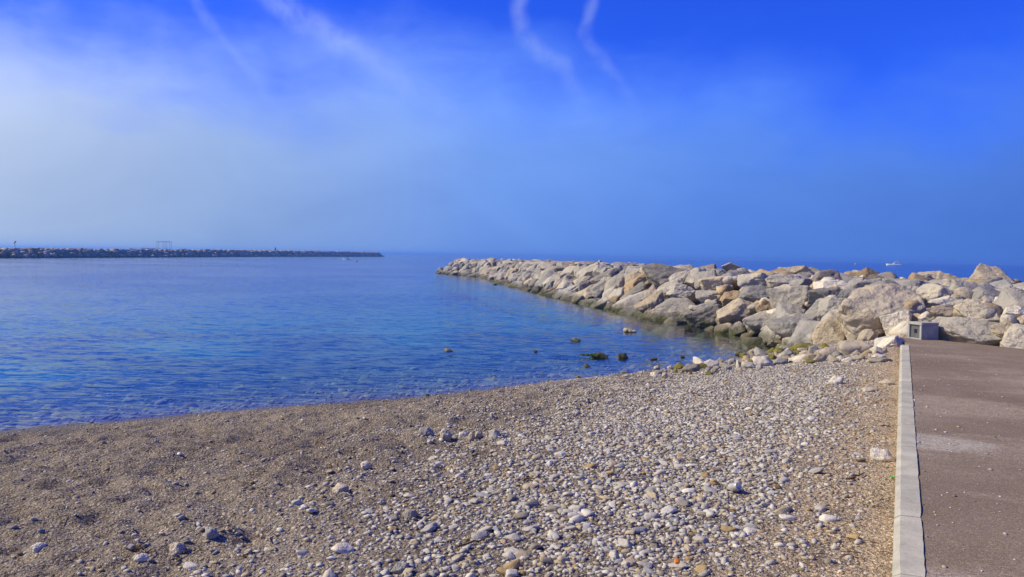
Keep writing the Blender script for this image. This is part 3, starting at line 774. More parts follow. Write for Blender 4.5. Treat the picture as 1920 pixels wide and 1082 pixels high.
def gen(n, dens_fn, smin, smax, power=2.0):
    v = rng.uniform(2.6, 19.5, n); u = rng.uniform(0.04, 12.0, n)
    pr = dens_fn(u, v); ok = rng.random(n) < pr; u, v = u[ok], v[ok]
    xy = u[:, None] * KLEFT + v[:, None] * KDIR
    z = ground_z(xy[:, 0], xy[:, 1])
    px = xy[:, 0] / np.maximum(xy[:, 1], .5)
    k = (z > 0.02) & (np.abs(px) < 0.70) & (xy[:, 1] > 3.2)
    xy, z, v = xy[k], z[k], v[k]
    s = smin + (smax - smin) * rng.random(len(z)) ** power
    return xy, z, v, s
def build_pebbles(name, xy, z, s, shapes, lift=0.3, flat=(.32, .58)):
    n = len(z); VV, FF, CC = [], [], []; nv = 0
    for k, (V, Fc) in enumerate(shapes):
        ii = np.arange(k, n, len(shapes)); m = len(ii)
        if not m: continue
        S = np.stack([s[ii] * rng.uniform(.85, 1.25, m), s[ii] * rng.uniform(.65, .95, m), s[ii] * rng.uniform(flat[0], flat[1], m)], 1) * 0.5
        a = rng.uniform(0, 2 * math.pi, m); tx = rng.normal(0, .22, m); ty = rng.normal(0, .22, m)
        P = V[None] * S[:, None, :]
        y1 = P[..., 1] * np.cos(tx)[:, None] - P[..., 2] * np.sin(tx)[:, None]; z1 = P[..., 1] * np.sin(tx)[:, None] + P[..., 2] * np.cos(tx)[:, None]
        x2 = P[..., 0] * np.cos(ty)[:, None] + z1 * np.sin(ty)[:, None]; z2 = -P[..., 0] * np.sin(ty)[:, None] + z1 * np.cos(ty)[:, None]
        x3 = x2 * np.cos(a)[:, None] - y1 * np.sin(a)[:, None]; y3 = x2 * np.sin(a)[:, None] + y1 * np.cos(a)[:, None]
        Q = np.stack([x3 + xy[ii, 0][:, None], y3 + xy[ii, 1][:, None], z2 + (z[ii] + S[:, 2] * lift)[:, None]], 2)
        VV.append(Q.reshape(-1, 3)); nvk = len(V)
        FF.append((Fc[None] + (np.arange(m) * nvk)[:, None, None] + nv).reshape(-1, 3)); nv += m * nvk
        c = PC[rng.choice(len(PC), m, p=PW)] * rng.uniform(.84, 1.14, (m, 1))
        CC.append(np.repeat(c, nvk, 0))
    me = mesh_np(name, np.concatenate(VV), np.concatenate(FF)); set_col(me, np.concatenate(CC))
    o = link(name, me, beach, M_PEB_A); o['kind'] = 'stuff'; return o
sh1 = [rock_shape(800 + s, 1, 8, 6, 0.06, 0, False) for s in range(12)]
sh2 = [rock_shape(830 + s, 2, 7, 14, 0.09, 0, False) for s in range(12)]
def size_v(v): return np.interp(v, [3.5, 6, 9, 13, 18], [.86, .78, .62, .5, .42])
# large pebbles: the 300 that show largest stand alone, the others are one part
a1 = gen(60000, lambda u, v: dense(u, v) * 0.48, 0.038, 0.145, 3.4)
a2 = gen(26000, lambda u, v: mid_zone(u, v) * 0.10, 0.035, 0.13, 2.6)
a3 = gen(26000, lambda u, v: 0.010 + 0 * u, 0.03, 0.09, 2.4)
XY = np.concatenate([a1[0], a2[0], a3[0]]); Z = np.concatenate([a1[1], a2[1], a3[1]]); VVv = np.concatenate([a1[2], a2[2], a3[2]]); S = np.concatenate([a1[3], a2[3], a3[3]]) * size_v(VVv)
vis = S / np.linalg.norm(XY, axis=1) * (np.abs(XY[:, 0] / XY[:, 1]) < .64) * (XY[:, 1] > 4.2)
order = np.argsort(-vis); ind, rest = order[:300], order[300:]
for k in ind:
    s = S[k]; o = link('pebble', PEB[rng.integers(len(PEB))], beach)
    sx, sy, sz_ = s * rng.uniform(.9, 1.25) / 2, s * rng.uniform(.65, .92) / 2, s * rng.uniform(.32, .56) / 2
    o.scale = (sx, sy, sz_); o.location = (XY[k, 0], XY[k, 1], Z[k] + sz_ * .42)
    o.rotation_euler = (rng.normal(0, .18), rng.normal(0, .18), rng.uniform(0, 6.28))
    c = PC[rng.choice(len(PC), p=PW)] * rng.uniform(.86, 1.12); o.color = (*c, 1)
build_pebbles('pebble_bank', XY[rest], Z[rest], S[rest], sh2, 0.4)
# medium and small pebbles, gravel
xy, z, v, s = gen(190000, lambda u, v: dense(u, v) * 0.58 + mid_zone(u, v) * 0.17 + 0.014, 0.022, 0.058, 1.6)
build_pebbles('small_pebbles', xy, z, s * np.interp(v, [3, 9, 16], [1, .92, .8]), sh1, 0.3)
xy, z, v, s = gen(200000, lambda u, v: dense(u, v) * 0.28 + mid_zone(u, v) * 0.18 + 0.10, 0.010, 0.026, 1.3)
build_pebbles('gravel', xy, z, s, [ICO[1] if False else rock_shape(860 + q_, 1, 7, 5, .05, 0) for q_ in range(6)], 0.35)

# stones on the bottom, seen through the shallow water
n_s = 9000
Ps = np.stack([rng.uniform(-11, 9, n_s), rng.uniform(9, 28, n_s)], 1)
dws = poly_dist(Ps, WATERLINE, False); oks = (~inside(Ps, LAND)) & (rng.random(n_s) < np.exp(-dws / 3.2)) & ~inside(Ps, JETTY)
Ps = Ps[oks]; zs = ground_z(Ps[:, 0], Ps[:, 1]); items = []
for (x, y), z in zip(Ps, zs):
    s_ = rr.uniform(.025, .07) if rr.random() < .92 else rr.uniform(.08, .16)
    s_ = min(s_, max(.03, -z * 1.1))
    q = Matrix.Rotation(rr.uniform(0, 6.3), 3, 'Z')
    items.append(((x, y, z + .1 * s_), (s_ * 1.1, s_ * .85, s_ * .5), q, np.array(rr.choice(((.42, .42, .33), (.30, .32, .20), (.18, .21, .08), (.46, .45, .38), (.28, .28, .20)))) * rr.uniform(.8, 1.1)))
scatter_mesh('submerged_stones', items, sh2, beach, M_PEB_A)

gi = []
for _ in range(500):
    v_ = rr.uniform(3.2, 15.5); u_ = 0.16 + abs(rr.gauss(0, .5)) if rr.random() < .6 else rr.uniform(.16, 4)
    p_ = kp(u_, v_, 1.094)
    if p_.x / p_.y > .66: continue
    s_ = rr.uniform(.003, .008) if rr.random() < .9 else rr.uniform(.008, .016)
    gi.append((p_, (s_ * 1.2, s_, s_ * .6), Matrix.Rotation(rr.uniform(0, 6.3), 3, 'Z'), PC[rr.randrange(len(PC))]))
scatter_mesh('grit', gi, sh1, bpy.data.objects['walkway'], M_PEB_A)

# ------------------------------------------------------------------ single stones, weed, sticks and litter one can point at
def thing_stone(px, py, wd, ht, tone, label, name='beach_stone', cat='stone', lib=None, group='single stones lying on the beach', **k):
    o = put_stone(px, py, wd, ht, tone, None, name, lib or SMALL, **k); o.color = tuple(c * (1.2 if cat == 'stone' else 1.0) for c in o.color[:3]) + (1,); tag(o, label, cat, group); return o
thing_stone(1660, 858, 50, 24, 'w', 'large cream white stone lying against the kerb')
thing_stone(1568, 716, 28, 18, 'w', 'angular white stone standing on the sand below the jetty')
thing_stone(1665, 719, 28, 9, 'c', 'flat pale stone nearest the far end of the kerb')
thing_stone(1633, 732, 32, 10, 'c', 'low oval cream stone on the sand between the angular stone and the kerb')
thing_stone(1655, 677, 42, 8, 'd', 'flat dark slate grey stone at the foot of the far kerb')
thing_stone(800, 811, 28, 16, 'n', 'pale grey stone at the left end of the row of stones')
thing_stone(836, 817, 22, 21, 'n', 'upright whitish stone, second in the row of stones')
thing_stone(868, 818, 17, 16, 'w', 'white stone in the middle of the row, left of the yellowish one')
thing_stone(883, 820, 15, 15, 't', 'yellowish stone in the middle of the row of stones')
thing_stone(897, 818, 16, 15, 'c', 'cream stone in the row, right of the yellowish one')
thing_stone(927, 816, 22, 18, 'g', 'rounded grey stone at the right end of the row of stones')
thing_stone(942, 832, 20, 9, 'w', 'small flat white stone lying below the right end of the row')
thing_stone(767, 966, 30, 17, 'd', 'dark grey angular stone standing up from the brown sand')
thing_stone(685, 874, 20, 16, 'w', 'white pointed stone alone on the sand left of the pebbles')
thing_stone(635, 920, 36, 16, 'c', 'pale flat stone cluster piece on the sand at the pebble margin')
thing_stone(640, 1030, 42, 15, 'w', 'long white stone near the bottom edge among brown sand')
thing_stone(748, 1068, 36, 18, 'g', 'smooth bluish grey stone at the bottom edge of the beach')
thing_stone(70, 1028, 28, 15, 'w', 'whitish stone at the lower left of the sand')
thing_stone(330, 1030, 30, 19, 'c', 'tilted pale stone right of the dark stick on the left sand')
thing_stone(262, 1048, 26, 13, 'w', 'flat whitish stone below the dark stick on the left sand')
thing_stone(395, 1003, 30, 18, 'g', 'wedge of grey stone sticking out of the left sand')
thing_stone(340, 970, 11, 7, 'g', 'small smooth blue grey pebble alone on the left sand')
W = 'single stones in the shallow water'
def water_stone(px, py, wd, ht, tone, label, sink=.2):
    thing_stone(px, py, wd, ht, tone, label, 'water_rock', 'rock', group=W, z=0.0, sink=sink + .22, depth=.7)
water_stone(1182, 620, 24, 10, 'w', 'pale rock breaking the surface nearest the jetty boulders')
water_stone(1078, 638, 22, 8, 'n', 'brownish rock with a pale right end in the water left of the pale rock')
water_stone(843, 657, 24, 6, 'd', 'dark flat rock awash farthest left in the bay')
water_stone(1005, 659, 8, 4, 'k', 'tiny dark rock tip in open water')
water_stone(1126, 667, 40, 12, 'k', 'long black rock with green weed in the shallows')
water_stone(1170, 668, 22, 13, 'k', 'rounded dark rock right of the long weedy one')
water_stone(1103, 686, 18, 6, 'k', 'low dark rock awash below the long weedy one')
water_stone(1226, 673, 14, 5, 'k', 'small dark rock awash right of the rounded dark one')
water_stone(1281, 669, 10, 5, 'a', 'small yellow green rock near the jetty corner')
water_stone(1031, 717, 17, 11, 'w', 'white rock at the edge of the water off the beach')
water_stone(1085, 707, 12, 5, 'c', 'pale rock awash between the white rock and the weedy stones')
water_stone(1232, 690, 13, 9, 'w', 'white stone at the waterline by the weedy shore stones')
water_stone(1172, 701, 18, 8, 'a', 'green weedy stone at the waterline')
water_stone(1170, 712, 14, 7, 'a', 'second green weedy stone just below the first at the waterline')
water_stone(1211, 699, 24, 7, 'b', 'flat reddish brown rock at the waterline')
water_stone(1198, 705, 18, 9, 'w', 'white boulder on the wet edge under the reddish rock')
water_stone(928, 533, 9, 4, 'k', 'dark rock tip in front of the jetty far end')
water_stone(800, 743, 11, 8, 'n', 'small grey stone standing on the swash line of the beach')
# weed tufts on the long black rock
def weed(px, py, z, spread, n, name, label):
    p = hit_z(px, py, z); bm = bmesh.new(); r = random.Random(int(px))
    for _ in range(n):
        x, y = r.gauss(0, spread), r.gauss(0, spread * .4); h = r.uniform(.02, .06)
        a = r.uniform(0, 6.3); dx, dy = math.cos(a) * .03, math.sin(a) * .03
        v = [bm.verts.new((x - dx * .4, y - dy * .4, 0)), bm.verts.new((x + dx * .4, y + dy * .4, 0)), bm.verts.new((x + dy + dx * .3, y - dx + dy * .3, h * .8)), bm.verts.new((x + dy * 1.3, y - dx * 1.3, h))]
        bm.faces.new(v)
    o = link(name, bm_mesh(name, bm), None, M_WEED); o.location = p; tag(o, label, 'seaweed', kind='stuff')
M_WEED = flat_mat('sea_lettuce', (0.09, 0.13, 0.02), 0.5, var=.3)
weed(1112, 667, 0.05, 0.16, 260, 'seaweed', 'bright green weed on the left end of the long black rock')

M_WOOD = flat_mat('driftwood', (0.10, 0.055, 0.03), 0.9, var=.25, sc=25)
M_WOODP = flat_mat('bleached_driftwood', (0.40, 0.33, 0.24), 0.9, var=.2, sc=25)
def stick(px, py, px2, py2, r, label, mat, bend=0.02):
    a, b = hit_ground(px, py), hit_ground(px2, py2); r *= 0.6
    bm = bmesh.new(); pts = []; rs = []; L = b - a
    for i in range(9):
        t = i / 8; p = L * (t - .5) + Vector((random.uniform(-1, 1) * bend, random.uniform(-1, 1) * bend, 0))
        g = gz(p.x + (a.x + b.x) / 2, p.y + (a.y + b.y) / 2); p.z = g - (a.z + b.z) / 2 + r * 1.2 + 0.012
        pts.append(p); rs.append(r * (1 - .5 * t) * random.uniform(.85, 1.15))
    tube(bm, pts, rs, 7)
    k = pts[5]; tube(bm, [k, k + Vector((r * 3, r * 5, r * 2.5)), k + Vector((r * 5, r * 11, r * 3))], [r * .6, r * .5, r * .3], 5)
    o = link('driftwood_stick', bm_mesh('driftwood_stick', bm, True), None, mat); o.location = (a + b) / 2
    tag(o, label, 'driftwood', 'sticks washed up on the beach'); return o
stick(980, 903, 1026, 898, .010, 'thin red brown twig lying in front of the pebble bank', M_WOOD)
stick(1150, 903, 1208, 901, .012, 'pale brown stick lying across the middle of the pebbles', M_WOODP)
stick(1590, 903, 1622, 892, .013, 'dark brown stick on the gravel left of the kerb', M_WOOD)
stick(1295, 738, 1312, 744, .016, 'short brown stick on the upper gravel near the water', M_WOOD)
stick(236, 1027, 272, 1038, .016, 'dark stick lying on the sand at lower left', M_WOOD)
stick(318, 1055, 352, 1036, .007, 'thin curved twig below the tilted pale stone', M_WOOD)
stick(488, 1010, 512, 1020, .014, 'bleached forked stick on the left sand', M_WOODP)
stick(860, 1030, 930, 1008, .010, 'brown twig pointing into the lower pebbles', M_WOOD)
stick(990, 1006, 1030, 1018, .009, 'pale twig among the lower pebbles', M_WOODP)
stick(1650, 802, 1668, 803, .011, 'short black twig beside the kerb', M_WOOD)
stick(545, 940, 616, 942, .006, 'long thin root lying across the left sand', M_WOOD)
# fibres and chips of dry sea grass, past counting
bm = bmesh.new(); r = random.Random(9)
for _ in range(2600):
    u = r.uniform(.05, 8.5); v = r.uniform(3.3, 12)
    q = KLEFT * u + KDIR * v
    if abs(q[0] / q[1]) > .68 or q[1] < 3.6: continue
    z = gz(q[0], q[1]) if False else None
    bm.verts.new((q[0], q[1], 0))
P = np.array([v.co[:] for v in bm.verts]); bm.free()
Zp = ground_z(P[:, 0], P[:, 1])
VV, FF = [], []; nv = 0
for (x, y, _), z in zip(P, Zp):
    L = r.uniform(.012, .055); a = r.uniform(0, 6.3); wd = r.uniform(.0012, .003); b = a + r.uniform(-.7, .7)
    A = np.array([x, y, z + .006]); B = A + (math.cos(a) * L, math.sin(a) * L, r.uniform(.0, .012)); C_ = B + (math.cos(b) * L, math.sin(b) * L, -r.uniform(0, .008))
    n_ = np.array([-math.sin(a) * wd, math.cos(a) * wd, 0]); up = np.array([0, 0, wd * 1.4])
    ring = lambda c: [c - n_, c + n_, c + up]
    VV += ring(A) + ring(B) + ring(C_)
    for s_ in (0, 3):
        for i in range(3): FF.append((nv + s_ + i, nv + s_ + (i + 1) % 3, nv + s_ + 3 + (i + 1) % 3, nv + s_ + 3 + i))
    nv += 9
o = link('dry_sea_grass', mesh_np('dry_sea_grass', VV, FF, False), beach, M_WOOD); o['kind'] = 'stuff'

def litter(name, px, py, bm, mat, label, cat, rot=(0, 0, 0), lift=0.0):
    p = hit_ground(px, py); o = link(name, bm_mesh(name, bm, True), None, mat); o.location = p + Vector((0, 0, lift)); o.rotation_euler = rot
    tag(o, label, cat); return o
def lathe(prof, n=20):
    bm = bmesh.new(); rings = [[bm.verts.new((r * math.cos(2 * math.pi * k / n), r * math.sin(2 * math.pi * k / n), z)) for k in range(n)] for r, z in prof]
    for A, B in zip(rings, rings[1:]):
        for k in range(n): bm.faces.new((A[k], A[(k + 1) % n], B[(k + 1) % n], B[k]))
    bm.faces.new(rings[0][::-1]); bm.faces.new(rings[-1]); return bm
M_ALU = flat_mat('bleached_can', (0.62, 0.58, 0.50), 0.4, 0.5)
litter('drink_can', 1377, 924, lathe([(.022, -.055), (.028, -.050), (.031, -.042), (.031, .040), (.027, .050), (.025, .055), (.022, .052)]), M_ALU, 'faded silver drink can lying among the pebbles', 'can', (R(70), 0, R(18)), .045)
litter('bottle_cap', 1269, 1069, lathe([(.015, -.008), (.016, -.006), (.016, .006), (.013, .008)]), flat_mat('orange_plastic', (0.75, 0.24, 0.03), .4), 'bright orange bottle cap among the pebbles at the bottom edge', 'bottle cap', (R(25), R(10), 0), .05)
litter('bottle_cap', 336, 854, lathe([(.018, -.008), (.019, -.006), (.019, .006), (.016, .009)]), flat_mat('white_plastic', (0.8, 0.8, 0.8), .4), 'white plastic bottle cap alone on the left sand', 'bottle cap', (R(40), 0, 0), .018)
bm = bmesh.new()
for k in range(5): tube(bm, [(0, 0, 0), (math.cos(k) * .02, math.sin(k * 1.7) * .02, .015), (math.cos(k) * .035, math.sin(k * 1.7) * .03, .012)], [.008, .010, .003], 5)
litter('green_scrap', 1673, 899, bm, flat_mat('green_plastic', (0.10, 0.55, 0.06), .45), 'small bright green scrap lying beside the kerb', 'litter', lift=.01).scale = (.6, .6, .6)

# ------------------------------------------------------------------ concrete box at the walkway end
def utility_box():
    p = hit_z(1729, 638, 1.083); az0 = math.atan2(p.x, p.y)
    rz = -az0 + R(-50)              # local -Y face turns to the left
    root = empty('utility_box', p + Vector((.12, .22, 0)), rz)
    tag(root, 'small grey concrete box with a square opening at the end of the walkway', 'utility box')
    s, h, w_, dp = .39, .34, .055, .05
    M_BOX = concrete_mat('box_concrete', (0.38, 0.375, 0.345), (0.46, 0.455, 0.42), 1.5)
    bm = bmesh.new()
    box_bm(s, s - dp, h - w_, (0, dp / 2, (h - w_) / 2), .006, bm)
    box_bm(s + .012, s + .012, w_, (0, 0, h - w_ / 2 + .002), .010, bm)
    for sx in (-1, 1): box_bm(w_, dp + .004, h - w_, (sx * (s - w_) / 2, -s / 2 + dp / 2, (h - w_) / 2), .005, bm)
    box_bm(s - 2 * w_ - .002, dp + .002, .03, (0, -s / 2 + dp / 2, .015), .003, bm)
    link('shell', bm_mesh('shell', bm), root, M_BOX)
    # recessed metal door with a square socket
    y = -s / 2 + dp - .010; d = bmesh.new(); dw, dh = s - 2 * w_ - .006, h - w_ - .036; hs = .042
    zc = .03 + dh / 2 + .006
    for (cx, cz, sx, sz_) in ((-(dw / 4 + hs / 2), zc, dw / 2 - hs, dh), ((dw / 4 + hs / 2), zc, dw / 2 - hs, dh), (0, zc + dh / 4 + hs / 2, 2 * hs, dh / 2 - hs), (0, zc - dh / 4 - hs / 2, 2 * hs, dh / 2 - hs)):
        box_bm(sx, .012, sz_, (cx, y, cz), 0, d)
    pan = link('door', bm_mesh('door', d), root, flat_mat('grey_door', (0.11, 0.115, 0.12), .6))
    d = bmesh.new(); box_bm(2 * hs, .006, 2 * hs, (0, y + .0072, zc), 0, d)
    link('socket', bm_mesh('socket', d), pan, flat_mat('socket_shade', (0.015, 0.015, 0.02), .7))  # near-black plate: shade inside the square hole put into its colour
utility_box()

# ------------------------------------------------------------------ far breakwater and what stands on it
fb = empty('far_breakwater', (-131, 204, 0)); tag(fb, 'distant dark rock breakwater across the bay fading into haze', 'breakwater')
FBL = Vector(fb.location)
path = [(-175, 90, 2.35), (-150, 140, 2.35), (-131, 204, 2.35), (-133, 300, 2.7), (-138, 431, 3.1), (-130, 560, 3.5), (-116, 700, 3.7)]
PX = np.array([p[:2] for p in path], float)
cum = np.concatenate([[0], np.cumsum(np.linalg.norm(np.diff(PX, axis=0), axis=1))]); TOT = cum[-1]
def fb_at(s):
    x = np.interp(s, cum, PX[:, 0]); y = np.interp(s, cum, PX[:, 1]); h = np.interp(s, cum, [p[2] for p in path])
    e = 1.0; dx = np.interp(s + e, cum, PX[:, 0]) - np.interp(s - e, cum, PX[:, 0]); dy = np.interp(s + e, cum, PX[:, 1]) - np.interp(s - e, cum, PX[:, 1])
    L = math.hypot(dx, dy); return x, y, h, dx / L, dy / L
items = []; r = random.Random(21)
lowshape = [rock_shape(900 + s, 2, 10, 20, .06, .03) for s in range(8)]
for _ in range(3000):
    s = TOT * r.random() ** 1.0; x, y, h, tx, ty = fb_at(s); nx, ny = ty, -tx       # right-hand normal faces the bay
    o_ = r.uniform(-6.5, 3.0) if s < TOT - 6 else r.uniform(-3, 3)
    fall = max(0.0, (s - (TOT - 6)) / 6)
    z = min(h - .5, (3.6 - o_) * .95 - 0.6) * (1 - fall * .8)
    sz_ = r.uniform(.5, 1.15) * (1 if y < 350 else 1.25)
    q = Matrix.Rotation(r.uniform(0, 6.3), 3, 'Z') @ Matrix.Rotation(r.uniform(-.5, .5), 3, 'X')
    items.append(((x + nx * o_, y + ny * o_, max(z, -.2)), (sz_ * r.uniform(.8, 1.2), sz_ * .85, sz_ * .7), q, np.array(TONES[r.choice('ddgggnbpgg' if o_ > -2 else 'ngggdd')]) * 1.05))
scatter_mesh('armour_stones', items, lowshape, fb, M_ROCK_A, FBL)
bm = bmesh.new(); rows = []
for s in np.linspace(0, TOT - 4, 80):
    x, y, h, tx, ty = fb_at(s); nx, ny = ty, -tx
    rows.append([bm.verts.new((x + nx * o_ - FBL.x, y + ny * o_ - FBL.y, z_)) for o_, z_ in ((4.2, -1.5), (1.0, h - .6), (-6.5, h - .5), (-11, -1.5))])
for A, B in zip(rows, rows[1:]):
    for k in range(3): bm.faces.new((A[k], A[k + 1], B[k + 1], B[k]))
me = bm_mesh('core', bm); set_col(me, np.tile((.5, .47, .45), (len(me.vertices), 1))); link('core', me, fb, M_ROCK_A)
M_PALE = flat_mat('pale_concrete', (0.50, 0.47, 0.42), .9); M_STEEL = flat_mat('grey_steel', (0.20, 0.21, 0.22), .6, .4)
M_WHITE = flat_mat('white_paint', (0.80, 0.80, 0.78), .4); M_DARK = flat_mat('dark_paint', (0.04, 0.04, 0.05), .5)
bm = bmesh.new()
for i in range(26):
    s = 40 + i * 5.2; x, y, h, tx, ty = fb_at(s)
    if r.random() < .25: continue
    b = box_bm(r.uniform(2.5, 4.5), .5, r.uniform(.35, .75), (0, 0, 0), .05); a = math.atan2(ty, tx)
    for v in b.verts: v.co = Matrix.Rotation(a, 3, 'Z') @ v.co + Vector((x - ty * 1.2 - FBL.x, y + tx * 1.2 - FBL.y, h - .1))
    tmp = bpy.data.meshes.new('t'); b.to_mesh(tmp); b.free(); bm.from_mesh(tmp)
o = link('parapet', bm_mesh('parapet', bm), fb, M_PALE)
def on_fb(px, back=3.0):
    best = None
    for s in np.linspace(30, TOT - 3, 900):
        x, y, h, tx, ty = fb_at(s); x, y = x - ty * back, y + tx * back
        v = Vector((x, y, h - .5)) - EYE; sx = CX + FPX * v.dot(R_) / v.dot(F_)
        if best is None or abs(sx - px) < best[0]: best = (abs(sx - px), Vector((x, y, h - .5)), math.atan2(ty, tx))
    return best[1], best[2]
# open steel frame
p, a = on_fb(308); k = p.y / FPX
fr = empty('steel_frame', p, 0); tag(fr, 'open grey steel frame structure standing on the far breakwater', 'steel frame')
W_, H_ = 24 * k, 17 * k + .3
for x in (-.5, -.02, .12, .5):
    for yy in (-.8, .8):
        b = bmesh.new(); tube(b, [(x * W_, yy, -.2), (x * W_, yy, H_)], .05, 6); link('post', bm_mesh('post', b), fr, M_STEEL)
for z_ in (H_, H_ * .93, .45):
    for yy in (-.8, .8):
        b = bmesh.new(); tube(b, [(-.5 * W_, yy, z_), (.5 * W_, yy, z_)], .045, 6); link('beam', bm_mesh('beam', b), fr, M_STEEL)
b = box_bm(W_ * .28, 1.2, .9, (W_ * .28, 0, .4), .03); link('cabinet', bm_mesh('cabinet', b), fr, M_STEEL)
b = box_bm(W_ * .14, 1.0, 1.1, (-W_ * .42, 0, .45), .03); link('cabinet', bm_mesh('cabinet', b), fr, M_PALE)
# lamp post
p, a = on_fb(28); k = p.y / FPX
lp = empty('lamp_post', p); tag(lp, 'slim lamp post with a tilted lamp head at the left end of the far breakwater', 'lamp post')
b = bmesh.new(); tube(b, [(0, 0, -.2), (0, 0, 15 * k), (.05, 0, 16 * k)], [.06, .045, .04], 8); link('pole', bm_mesh('pole', b), lp, M_STEEL)
b = bmesh.new(); tube(b, [(-.22, 0, 13.2 * k), (.18, 0, 17.2 * k)], [.16, .20], 8); link('lamp_head', bm_mesh('lamp_head', b), lp, M_STEEL)
# beacon
p, a = on_fb(516); k = p.y / FPX
bc = empty('beacon', p); tag(bc, 'small dark pointed beacon on the middle of the far breakwater', 'beacon')
link('tower', bm_mesh('tower', lathe([(.75, -.3), (.7, .3), (.5, 4 * k), (.32, 6 * k)], 12)), bc, M_DARK)
link('lantern', bm_mesh('lantern', lathe([(.30, 6 * k), (.34, 6.4 * k), (.30, 7.6 * k), (.04, 9 * k)], 12)), bc, M_DARK)
for px, wpx, hpx, lab in ((272, 10, 4, 'left of two low pale huts beside the steel frame on the far breakwater'), (285, 9, 3.4, 'right of two low pale huts beside the steel frame on the far breakwater'), (346, 9, 3, 'small pale hut standing alone right of the steel frame on the far breakwater')):
    p, a = on_fb(px); k = p.y / FPX; h_ = empty('hut', p, a); tag(h_, lab, 'hut', 'low huts on the far breakwater')
    b = box_bm(wpx * k, 2.0, hpx * k + .4, (0, 0, (hpx * k) / 2), .02); link('wall', bm_mesh('wall', b), h_, M_WHITE)
    b = box_bm(wpx * k + .3, 2.4, .14, (0, 0, hpx * k + .27), .02); link('roof', bm_mesh('roof', b), h_, M_PALE)

# ------------------------------------------------------------------ boats and buoys
def loft(sections):
    bm = bmesh.new(); rows = [[bm.verts.new(p) for p in s] for s in sections]
    for A, B in zip(rows, rows[1:]):
        for k in range(len(A) - 1): bm.faces.new((A[k], A[k + 1], B[k + 1], B[k]))
    bm.faces.new(rows[0]); bm.faces.new(rows[-1][::-1])
    for A, B in zip(rows, rows[1:]): bm.faces.new((A[-1], A[0], B[0], B[-1]))
    return bm
def motor_boat():
    p = hit_z(1676, 498.2, 0); L = 28 * p.y / FPX
    root = empty('motor_boat', p, math.pi - R(8)); tag(root, 'white motor cruiser with a raised bridge crossing the open sea at right', 'boat')
    secs = []
    for t in np.linspace(0, 1, 12):
        x = (t - .5) * L; wv = .15 * L * (1 - max(0, (t - .45) / .55) ** 2.2) * (1 if t > .05 else .92) + .02; fb_ = .085 * L * (1 + .55 * t * t)
        secs.append([(x, -wv, fb_), (x, -wv * .92, .35 * fb_), (x, -wv * .6, -.25), (x, wv * .6, -.25), (x, wv * .92, .35 * fb_), (x, wv, fb_)])
    link('hull', bm_mesh('hull', loft(secs), True), root, M_WHITE)
    zc = .10 * L
    b = loft([[(-.30 * L, -.11 * L, zc), (-.30 * L, .11 * L, zc), (-.28 * L, .10 * L, zc + .10 * L), (-.28 * L, -.10 * L, zc + .10 * L)], [(.08 * L, -.10 * L, zc), (.08 * L, .10 * L, zc), (.0, .085 * L, zc + .10 * L), (.0, -.085 * L, zc + .10 * L)]])
    cab = link('cabin', bm_mesh('cabin', b), root, M_WHITE)
    M_GL = flat_mat('tinted_glass', (0.03, 0.05, 0.08), .1)
    for sy in (-1, 1):
        for x0 in (-.22, -.12, -.03):
            b = box_bm(.075 * L, .02, .045 * L, (x0 * L, sy * .107 * L, zc + .055 * L), 0); link('window', bm_mesh('window', b), cab, M_GL)
    b = box_bm(.03, .15 * L, .055 * L, (.055 * L, 0, zc + .055 * L), 0); link('windscreen', bm_mesh('windscreen', b), cab, M_GL)
    b = box_bm(.24 * L, .17 * L, .018 * L, (-.16 * L, 0, zc + .185 * L), .03); link('hardtop', bm_mesh('hardtop', b), root, M_WHITE)
    for sx in (-.26, -.06):
        for sy in (-1, 1):
            b = bmesh.new(); tube(b, [(sx * L, sy * .08 * L, zc + .09 * L), (sx * L, sy * .075 * L, zc + .18 * L)], .05, 6); link('hardtop_post', bm_mesh('hardtop_post', b), root, M_WHITE)
    b = bmesh.new()
    for sy in (-1, 1): tube(b, [(.1 * L, sy * .13 * L, .165 * L), (.35 * L, sy * .085 * L, .185 * L), (.49 * L, sy * .01 * L, .20 * L)], .03, 5)
    link('bow_rail', bm_mesh('bow_rail', b), root, M_STEEL)
    b = bmesh.new(); tube(b, [(-.2 * L, 0, zc + .19 * L), (-.22 * L, 0, zc + .26 * L)], .05, 6); link('mast', bm_mesh('mast', b), root, M_WHITE)
motor_boat()
